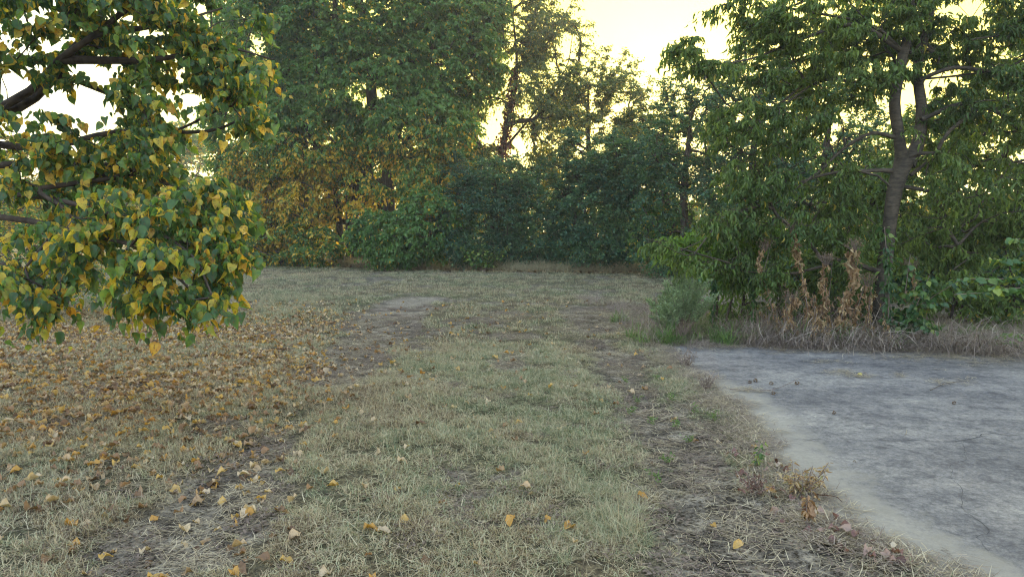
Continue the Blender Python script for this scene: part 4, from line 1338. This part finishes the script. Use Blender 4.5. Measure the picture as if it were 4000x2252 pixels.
thick_c = collection('weed_thicket', [clump('tall_stalks', 14, .12, (.35, .9), (2, 34), .005, (.1, .9), M_stalk, 5, .18, seed=170 + k_) for k_ in range(3)]
                     + [clump('green_stalks', 60, .14, (.08, .5), (5, 80), .012, (.0, .9), M_weed, 3, .5, seed=175 + k_) for k_ in range(3)])
n = 420
x = rng.random(n) ** 1.1 * 7.2 + 1.75
y = slab_back(x) + .12 + rng.random(n) ** 1.4 * 2.6
hgt = (.35 + .75 * fbm(x, y, .7, 66, 2)) * (.6 + .6 * rng.random(n)) * np.where(x > 5.2, .55, 1)
scatter('weed_thicket', np.stack([x, y, gz(x, y)], 1), thick_c, 6, hgt, label='thin brown stalks and green weeds standing in the dry brush', cat='weeds')
# rough grass at the foot of the hedgerow and under the left tree
n = 2600
u = rng.random(n) * 1500 + 500
Yb = np.interp(u, [500, 870, 1250, 1600, 1750, 2000], [31, 28.2, 25.6, 25, 22, 18])
y = Yb - .6 + rng.random(n) * 2.6
x = (u * K - 512) / FPX * y
scatter('rough_grass', np.stack([x, y, gz(x, y)], 1), tall_g, 3, 1.2 + 1.3 * rng.random(n), np.full(n, .25), label='rough uncut grass at the foot of the hedgerow', cat='grass')
n = 420
x = -10 + 6.0 * rng.random(n)
y = 11 + 5 * rng.random(n)
scatter('rough_grass', np.stack([x, y, gz(x, y)], 1), tall_g, 3, .4 + .6 * rng.random(n), .2 + .5 * rng.random(n), label='rough weedy grass around the half-bare bush at left', cat='grass')
# the big tuft right of centre, smaller tufts
tuft = [((u_, v_), .5 + .3 * rng.random()) for u_, v_ in zip(1480 + rng.normal(0, 75, 16), 1260 + rng.normal(0, 70, 16))] + [((1575, 1320), 1.05), ((1530, 1350), .8), ((1515, 1250), .7), ((1620, 1345), .7), ((1555, 1330), 1.0), ((1590, 1350), .9), ((1500, 1290), .8), ((1540, 1290), .9), ((1470, 1230), .75), ((1600, 1300), .7)]
n = len(tuft)
pts = np.array([G(*t_[0]) for t_ in tuft])
pts[:, 2] = gz(pts[:, 0], pts[:, 1])
me_ = None
scatter('grass_tuft', pts, tall_g, 3, [t_[1] * .9 for t_ in tuft], .25 + .4 * rng.random(n), label='long greenish grass tuft right of centre beside the right rut', cat='grass')

# dirt and straw spilling over the slab edges
n = 900
yv = 2.8 + 6.6 * rng.random(n)
xv = slab_left(yv) + rng.normal(-.02, .09, n) + .10 * (vnoise(yv, yv * 0, .5, 5) - .3)
n2_ = 420
xb = 2.3 + 9 * rng.random(n2_)
yb2 = slab_back(xb) - np.abs(rng.normal(0, .16, n2_))
pe = np.stack([np.concatenate([xv, xb]), np.concatenate([yv, yb2]), np.full(n + n2_, .022)], 1)
edge_c = collection('edge_bits', [clump('edge_bits', 26, .10, (.02, .11), (62, 92), .0036, (.0, .9), M_stalk if k_ % 2 else M_straw, 2, .3, .003, seed=220 + k_) for k_ in range(4)])
scatter('edge_straw', pe, edge_c, 4, .5 + .8 * rng.random(len(pe)), tilt=.06, label='dirt, straw and bits spilling over the edges of the slab', cat='straw')
slab_o = bpy.data.objects['concrete_slab']
M_crack, nt, b, out = mat('crack_dirt')
b.inputs['Base Color'].default_value = (.035, .032, .03, 1)
b.inputs['Roughness'].default_value = 1


def crack(pts, w):
    P = [G(u, v) for u, v in pts]
    Q = []
    for a, c_ in zip(P[:-1], P[1:]):
        m_ = max(3, int(np.linalg.norm(c_ - a) / .05))
        for q in range(m_):
            Q.append(a + (c_ - a) * q / m_)
    Q.append(P[-1])
    Q = np.array(Q)
    Q[:, :2] += rng.normal(0, .008, (len(Q), 2)) + (np.stack([vnoise(Q[:, 0], Q[:, 1], .22, 3), vnoise(Q[:, 0], Q[:, 1], .22, 8)], 1) - .5) * .12
    t_ = unit(np.gradient(Q, axis=0))
    sd_ = np.stack([-t_[:, 1], t_[:, 0], 0 * t_[:, 0]], 1)
    ww = w * (.3 + .9 * rng.random(len(Q)))[:, None]
    V = np.concatenate([Q + sd_ * ww, Q - sd_ * ww])
    V[:, 2] = .0168
    k_ = len(Q)
    F = np.array([(q, q + 1, k_ + q + 1, k_ + q) for q in range(k_ - 1)])
    link('crack', mesh('crack', V, F, None, False, M_crack), slab_o)


crack([(2560, 1100), (2480, 1098), (2420, 1108), (2330, 1112), (2240, 1108), (2190, 1106)], .0035)
crack([(2190, 1108), (2100, 1104), (2020, 1112)], .0018)
crack([(2440, 1030), (2340, 1018), (2250, 1014), (2170, 1010)], .002)
crack([(2420, 1108), (2400, 1180), (2430, 1280), (2500, 1400)], .0016)

# ------------------------------------------------------------------ green weeds and edge plants
def small_weed(name, lab, u, v, h, n_st, nl, L, W, m, group=None, T=T_OVAL, tint=(0, 1), droop=.2, cat='weed', lean=.35, w=.004, mst=None):
    b0 = G(u, v)
    b0[2] = max(gz(b0[0], b0[1]), -.02)
    root = thing(name, lab, cat, tuple(b0), group)
    paths = []
    for k_ in range(n_st):
        a = rng.random() * 6.28
        r = h * lean * rng.random()
        tip = b0 + [r * math.cos(a), r * math.sin(a), h * (.6 + .5 * rng.random())]
        paths.append([b0 + rng.normal(0, .012, 3) * [1, 1, 0], (b0 + tip) / 2 + rng.normal(0, h * .08, 3), tip])
    stems_leaves(root, paths, w, nl, L, W, T, m, mst or M_stalk, droop, tint, .01, 'foliage', .8, .25, 1, 'stem', n_st > 6)
    return root


small_weed('slab_weed', 'thin weed with small drooping leaves standing at the slab edge', 1905, 1180, .26, 3, 16, .035, .013, M_broad, droop=.6)
small_weed('slab_weed', 'tiny weed sprouting from the concrete surface', 2158, 1170, .0 + .07, 1, 12, .018, .008, M_straw, droop=.2)
small_weed('dry_forb', 'tangled tan and green dry weed sprawling over the slab edge', 2010, 1250, .20, 14, 20, .035, .008, M_dead, tint=(.3, 1), lean=1.0)
small_weed('dry_forb', 'dark reddish wiry weed beside the slab edge', 1900, 1240, .13, 14, 26, .02, .008, M_redl, lean=1.3)
small_weed('dry_forb', 'brown-leaved vine stub climbing at the slab edge', 2035, 1325, .24, 3, 14, .05, .03, M_fall, tint=(.0, .7), droop=.8)
small_weed('dry_forb', 'reddish dry stalks at the back left corner of the slab', 1725, 925, .25, 26, 6, .03, .006, M_stalk, lean=.6, T=T_TINY)
small_weed('dry_forb', 'reddish dry stalks a step nearer along the slab edge', 1775, 985, .20, 20, 6, .03, .006, M_stalk, lean=.7, T=T_TINY)
wl = [(1605, 1010), (1640, 1065), (1575, 960), (1700, 1075), (1650, 955), (1735, 1110), (1690, 1010), (1590, 1040), (1680, 1160), (1655, 1210), (1745, 1040), (1800, 1060)]
for q, (u, v) in enumerate(wl):
    side = 'left' if u < 1650 else 'right'
    small_weed('rut_weed', 'small green weed growing in the right wheel rut, %s' % (
        ['beside pale straw', 'amid dark clods', 'near the bend', 'close to the slab', 'at the far end', 'by a thin stick', 'on bare soil', 'touching the lawn', 'below the dark clods', 'nearest of them', 'against the slab litter', 'touching the slab'][q]),
        u, v, .075 + .04 * rng.random(), 5, 14, .022, .008, M_weed, 'green weeds in the right rut', T=T_TINY, droop=-.3, lean=.8, w=.0015)

# rusty stub, sticks
b0 = G(1956, 1176)
root = thing('rusty_stub', 'short rusty iron stub sticking up at the slab edge', 'stub', tuple(b0))
V, F, _, _, _ = polytube([b0 + [0, 0, -.02], b0 + [-.004, 0, .03], b0 + [-.012, 0, .062]], [.009, .009, .008], 8, 3, .08)
link('rod', mesh('rod', local(V, root), F, None, True, M_rust), root)
V, F, _ = tubes(np.array([b0 + [-.012, 0, .0615]]), np.array([b0 + [-.0122, 0, .066]]), np.array([.0105]), np.array([.0095]), 8)
link('rod_cap', mesh('rod_cap', local(V, root), F, None, False, M_rust), root)


def stick(lab, pts, r, m=M_twig, forks=0):
    P = [G(*p[:2]) + [0, 0, p[2]] for p in pts]
    V, F, _, cl, _ = polytube(P, np.linspace(r, r * .4, len(P)), 5, 4, .1)
    root = thing('stick', lab, 'stick', tuple(P[0]), 'sticks on the ground')
    link('stick_body', mesh('stick_body', local(V, root), F, {'tint': np.full(len(V), .5)}, True, m), root)
    for k_ in range(forks):
        c_ = cl[int(len(cl) * (.35 + .25 * k_))]
        e_ = c_ + np.array([.08, .05 * (-1) ** k_, .02])
        V, F, _, _, _ = polytube([c_, (c_ + e_) / 2 + [0, 0, .01], e_], [r * .5, r * .4, r * .2], 4, 2)
        link('side_twig', mesh('side_twig', local(V, root), F, {'tint': np.full(len(V), .5)}, True, m), root)


stick('long thin curved stick near the middle of the slab edge', [(1650, 1105, .02), (1760, 1130, .03), (1850, 1135, .02)], .004, forks=1)
stick('dark reddish stem lying out over the slab', [(2050, 1262, .05), (2100, 1268, .05), (2118, 1273, .03)], .003, M_rust)
stick('pale upright broken stick in the right rut', [(1644, 1062, .0), (1643, 1045, .05), (1641, 1040, .09)], .005, M_straw)
stick('short grey stick in the right rut below the weeds', [(1560, 1205, .02), (1600, 1230, .03), (1640, 1260, .02)], .004, forks=1)
stick('bent dark twig on the slab towards its back edge', [(2340, 985, .02), (2380, 970, .03), (2440, 962, .02)], .004, forks=2)
stick('little pale twig standing on the slab', [(2278, 1098, .02), (2280, 1093, .03), (2281, 1090, .04)], .003, M_straw)

# dried seed-head twig on the slab
P = [G(1835, 985) + [0, 0, .03], G(1930, 988) + [0, 0, .03], G(1985, 975) + [0, 0, .05], G(2010, 965) + [0, 0, .07]]
root = thing('seed_twig', 'dried twig with round brown seed heads lying on the slab', 'twig', tuple(P[0]))
V, F, _, cl, _ = polytube(P, [.004, .003, .0025, .002], 5, 4)
link('stem', mesh('stem', local(V, root), F, {'tint': np.full(len(V), .2)}, True, M_stalk), root)


def ball(c, r, n=60):
    p = c + unit(rng.normal(0, 1, (n, 3))) * r * .5
    return leaves(p, p - c, rng.normal(0, 1, (n, 3)), np.full(n, r * .9), np.full(n, r * .5), rng.random(n) * .6, T_TINY)


for (u, v) in ((1940, 965), (1945, 990), (1900, 958), (2005, 965), (1886, 962)):
    V, F, a = ball(G(u, v + 5) + [0, 0, .03], .014 + .010 * rng.random(), 40)
    link('seed_head', mesh('seed_head', local(V, root), F, a, False, M_seed), root)
    # stalk
for (u, v), lab in (((2098, 1045), 'small brown seed head alone on the middle of the slab'), ((2400, 1020), 'tiny brown curled scrap on the slab near the right edge')):
    c = G(u, v) + [0, 0, .03]
    V, F, a = ball(c, .014, 40)
    o = link('seed_pod', mesh('seed_pod', V - c, F, a, False, M_seed), None, None, lab, 'seed pod', 'seed pods on the slab', tuple(c))

# straw clumps on slab, one with a yellow fruit
M_fruit, nt, b, out = mat('yellow_fruit')
geo = node(nt, 'ShaderNodeNewGeometry')
nz = noise(nt, 60, 3, .6, geo.outputs['Position'])
nt.links.new(ramp(nt, nz.outputs['Fac'], [(.35, (.2, .16, .04)), (.7, (.4, .33, .09))]), b.inputs['Base Color'])
b.inputs['Roughness'].default_value = .5
p = []
for (u, v, ru, rv, n_) in ((2110, 940, 40, 8, 9), (2165, 950, 35, 8, 9), (2080, 912, 60, 6, 8), (2390, 965, 60, 8, 7), (2260, 950, 40, 6, 5), (1880, 985, 60, 5, 9), (2450, 905, 160, 22, 55), (2000, 885, 200, 8, 30), (2350, 900, 200, 14, 40), (1810, 1010, 40, 16, 8)):
    for _ in range(n_):
        p.append(G(u + rng.normal(0, .5) * ru, v + rng.normal(0, .5) * rv))
p = np.array(p)
p[:, 2] = .02
cl_slab = collection('slab_clippings', [clump('clippings', 22, .09, (.03, .12), (78, 92), .004, (.2, .9), M_straw, 2, .1, .004, seed=190 + k_) for k_ in range(3)])
scatter('grass_clippings', p, cl_slab, 3, .6 + .7 * rng.random(len(p)), tilt=.02, label='dry grass clippings strewn over the back of the slab', cat='grass clippings')
c = G(2163, 948) + [0, 0, .035]
root = thing('yellow_fruit', 'small crumpled yellow fruit on clippings in the middle back of the slab', 'fruit', tuple(c))
import bmesh
bm = bmesh.new()
bmesh.ops.create_uvsphere(bm, u_segments=12, v_segments=8, radius=.024)
for v_ in bm.verts:
    v_.co *= 1 + .12 * math.sin(v_.co.x * 170) * math.cos(v_.co.y * 130)
    v_.co.z *= .75
me = bpy.data.meshes.new('fruit_body')
bm.to_mesh(me)
bm.free()
me.polygons.foreach_set('use_smooth', [True] * len(me.polygons))
me.materials.append(M_fruit)
link('fruit_body', me, root)
V, F, _, _, _ = polytube([c + [.02, 0, .01], c + [.05, .01, .02], c + [.09, 0, -.01]], [.003, .003, .002], 5, 3)
link('stalk', mesh('stalk', local(V, root), F, {'tint': np.full(len(V), .5)}, True, M_stalk), root)

# ------------------------------------------------------------------ fallen leaves
def litter_density(x, y):
    c = G(230, 850)
    d1 = np.exp(-(((x - c[0]) / 4.0) ** 2 + ((y - c[1]) / 3.2) ** 2)) * 1.0
    c2 = G(450, 960)
    d2 = np.exp(-(((x - c2[0]) / 2.4) ** 2 + ((y - c2[1]) / 1.7) ** 2)) * .65
    c3 = G(300, 1150)
    d3 = np.exp(-(((x - c3[0]) / 2.4) ** 2 + ((y - c3[1]) / 1.7) ** 2)) * .17
    d4 = np.exp(-((x + 2.6) / 2.8) ** 2 - ((y - 8.5) / 4) ** 2) * .05
    u_ = (x / y * FPX + 512) / K
    return (d1 + d2 + d3 + d4) * (1 - .9 * sstep(560, 950, u_)) + .008 * (x < 1.8)


n = 60000
x = -13 + 17 * rng.random(n)
y = 2.4 + 12.5 * rng.random(n)
k_ = (rng.random(n) < litter_density(x, y) * 1.25) & ~in_slab(x, y, -.02)
x, y = x[k_], y[k_]
pos = np.stack([x, y, gz(x, y) + .006 + .022 * rng.random(len(x))], 1)
ax = unit(np.stack([rng.normal(0, 1, len(x)), rng.normal(0, 1, len(x)), rng.normal(0, .16, len(x))], 1))
up = np.array([0, 0, 1.0]) + rng.normal(0, .3, (len(x), 3))
up[:, 2] = np.abs(up[:, 2])
L = .042 + .045 * rng.random(len(x))
# leaves the photograph lets one point at
hand = [((1420, 1325), .115, .95, 'large round orange-brown leaf right of centre in the near grass'), ((915, 1328), .10, .9, 'curled yellow leaf of the pair in the near centre grass'),
        ((950, 1335), .09, .6, 'pale curled leaf touching the yellow one in the near centre'), ((1280, 1325), .09, .9, 'folded ochre leaf left of the large round one'),
        ((1385, 1300), .06, .92, 'small ochre leaf just above the large round one'), ((1240, 900), .10, .88, 'lone yellow leaf on the middle of the lawn'),
        ((1280, 890), .08, .95, 'upright orange leaf beside the lone yellow one'), ((1605, 1235), .08, .92, 'orange leaf at the edge of the right rut'),
        ((1925, 1240), .085, .9, 'yellow leaf caught in weeds by the slab edge'), ((1845, 1362), .08, .86, 'small bright yellow leaf on the dark soil of the right rut'),
        ((1205, 1412), .09, .55, 'pale buff leaf at the bottom centre'), ((755, 1340), .10, .55, 'upright pale leaf at the lower left of centre'),
        ((1335, 1225), .08, .5, 'pale leaf beside the grass tuft'), ((1000, 1165), .09, .52, 'long pale curled leaf in the centre left grass'),
        ((410, 970), .14, .55, 'biggest crumpled tan leaf on the left carpet edge'), ((730, 1268), .09, .6, 'cream leaf above the left rut'), ((640, 1290), .09, .92, 'orange leaf left of the cream one')]
hp = np.array([G(*h_[0]) for h_ in hand])
hp[:, 2] = gz(hp[:, 0], hp[:, 1]) + .03
na = len(hand)
pos = np.vstack([hp, pos])
ax = np.vstack([unit(np.stack([rng.normal(0, 1, na), rng.normal(0, .5, na), rng.normal(0, .15, na)], 1)), ax])
upn = np.tile([0, -.25, 1.0], (na, 1)) + rng.normal(0, .15, (na, 3))
up = np.vstack([upn, up])
L = np.concatenate([[h_[1] * .82 for h_ in hand], L])
W = L * (.6 + .35 * rng.random(len(L)))
r_ = rng.random(len(L))
ti = np.where(r_ < .48, .05 + .36 * rng.random(len(L)), np.where(r_ < .78, .4 + .3 * rng.random(len(L)), .78 + .22 * rng.random(len(L))))
ti[:na] = [h_[2] for h_ in hand]
TT = [T_CURL, T_CURL2, T_FLAT]
app = L / pos[:, 1] * ((np.abs(pos[:, 0]) < .76 * pos[:, 1]) & (pos[:, 1] > 2.9))
app[:na] = 99
order = np.argsort(-app)
sel = order[:298]
rest = order[298:]
NT = 9
prot = {}
a_, n_, s_ = frames(ax, up)
tone = ['dark', 'brown', 'russet', 'tan', 'buff', 'cream', 'cream', 'ochre', 'orange']
shape = ['cupped', 'arched', 'flat']


def where(x, y):
    u = (x / y * FPX + 512) / K
    dl = abs(path_dist(np.array([x]), np.array([y]), RUT_L2)[0])
    dr = path_dist(np.array([x]), np.array([y]), RUT_R2)[0]
    if dr < .15:
        return 'on the right rut'
    if dl < .2:
        return 'on the near left rut'
    if y > 6.5:
        return 'under the heart-leaved tree' if u < 800 else 'on the lawn behind the tuft'
    if u < 500:
        return 'lower left, %s' % ('nearest rows' if y < 4 else ('second rows' if y < 5 else 'before the carpet'))
    if u < 1000:
        return 'right of left rut, %s' % ('nearest rows' if y < 4 else ('second rows' if y < 5 else 'farther up'))
    return 'on the middle strip, %s' % ('nearest rows' if y < 4 else ('second rows' if y < 5 else 'farther up'))


for q in sel:
    tk = int(min(NT - 1, ti[q] * NT))
    ty = int(q) % 3
    if (tk, ty) not in prot:
        TV, TF = TT[ty]
        prot[(tk, ty)] = mesh('fallen_leaf', TV, TF, {'tint': np.full(len(TV), (tk + .5) / NT), 'edge': np.abs(TV[:, 0]) * 2}, False, M_fall)
    size = 'large' if L[q] > .074 else ('small' if L[q] < .062 else 'medium')
    dd_ = np.hypot(pos[sel, 0] - pos[q][0], pos[sel, 1] - pos[q][1])
    nb_ = sel[np.argsort(dd_)[1]]
    place = where(pos[q][0], pos[q][1])
    lab = hand[q][3] if q < na else '%s %s %s leaf %s, next to a %s one' % (
        size, tone[tk], shape[ty], place, tone[int(min(NT - 1, ti[nb_] * NT))])
    o = link('fallen_leaf', prot[(tk, ty)], None, None, lab, 'leaf', 'leaves fallen on the ground')
    w_, l_ = W[q], L[q]
    o.matrix_basis = Matrix(((s_[q][0] * w_, a_[q][0] * l_, n_[q][0] * l_, pos[q][0]), (s_[q][1] * w_, a_[q][1] * l_, n_[q][1] * l_, pos[q][1]),
                             (s_[q][2] * w_, a_[q][2] * l_, n_[q][2] * l_, pos[q][2]), (0, 0, 0, 1)))
prt = []
for j_ in range(3):
    m_ = rest[rest % 3 == j_]
    prt.append(leaves(pos[m_], ax[m_], up[m_], L[m_], W[m_], ti[m_], TT[j_]))
V, F, a = join(prt)
link('leaf_litter', mesh('leaf_litter', V, F, a, False, M_fall), kind='stuff', label='carpet of brown and orange fallen leaves under the left tree', cat='leaf litter')

# reddish leaf litter caught along the slab edge
n = 75
tq = rng.random(n) ** 1.6
yy = 3.1 + tq * 1.7
n_l = len(yy)
xx = slab_left(yy) + .04 - np.abs(rng.normal(0, .16, n_l))
pos = np.stack([xx, yy, gz(xx, yy) + .02 + .03 * rng.random(n_l)], 1)
ax = unit(rng.normal(0, 1, (n_l, 3)) * [1, 1, .4])
up = np.array([0, -.3, 1.0]) + rng.normal(0, .4, (n_l, 3))
L = .03 + .045 * rng.random(n_l)
V, F, a = leaves(pos, ax, up, L, L * .7, rng.random(n_l), T_CURL2)
link('edge_litter', mesh('edge_litter', V, F, a, False, M_redl), kind='stuff', label='dull red and brown leaves caught along the near slab edge', cat='leaf litter')
# leaf litter at the foot of the hedgerow
n = 5000
u = 560 + 1200 * rng.random(n)
Yb = np.interp(u, [500, 870, 1250, 1600, 1750, 2000], [31, 28.2, 25.6, 25, 22, 18])
y = Yb - .7 + rng.random(n) ** 1.5 * 3
x = (u * K - 512) / FPX * y
V, F, a = leaves(np.stack([x, y, gz(x, y) + .03], 1), unit(rng.normal(0, 1, (n, 3)) * [1, 1, .4]), np.array([0, 0, 1.0]) + rng.normal(0, .5, (n, 3)),
                 .12 + .06 * rng.random(n), .08 + .04 * rng.random(n), rng.random(n) ** 1.5 * .8, T_TINY)
link('hedge_litter', mesh('hedge_litter', V, F, a, False, M_fall), kind='stuff', label='brown leaf litter along the foot of the hedgerow', cat='leaf litter')

# ------------------------------------------------------------------ thin evening haze
M_haze = bpy.data.materials.new('haze')
M_haze.use_nodes = True
nt = M_haze.node_tree
nt.nodes.remove(nt.nodes['Principled BSDF'])
pv = nt.nodes.new('ShaderNodeVolumePrincipled')
pv.inputs['Color'].default_value = (.9, .92, .95, 1)
pv.inputs['Density'].default_value = HAZE
pv.inputs['Anisotropy'].default_value = .45
nt.links.new(pv.outputs[0], nt.nodes['Material Output'].inputs['Volume'])
x0, x1, y0_, y1_, z0, z1 = -950, 950, -60, 950, -1.5, 26
V = np.array([(x, y, z) for z in (z0, z1) for y in (y0_, y1_) for x in (x0, x1)], float)
F = np.array([(0, 2, 3, 1), (4, 5, 7, 6), (0, 1, 5, 4), (2, 6, 7, 3), (0, 4, 6, 2), (1, 3, 7, 5)])
link('haze', mesh('haze', V, F, None, False, M_haze), kind='stuff')
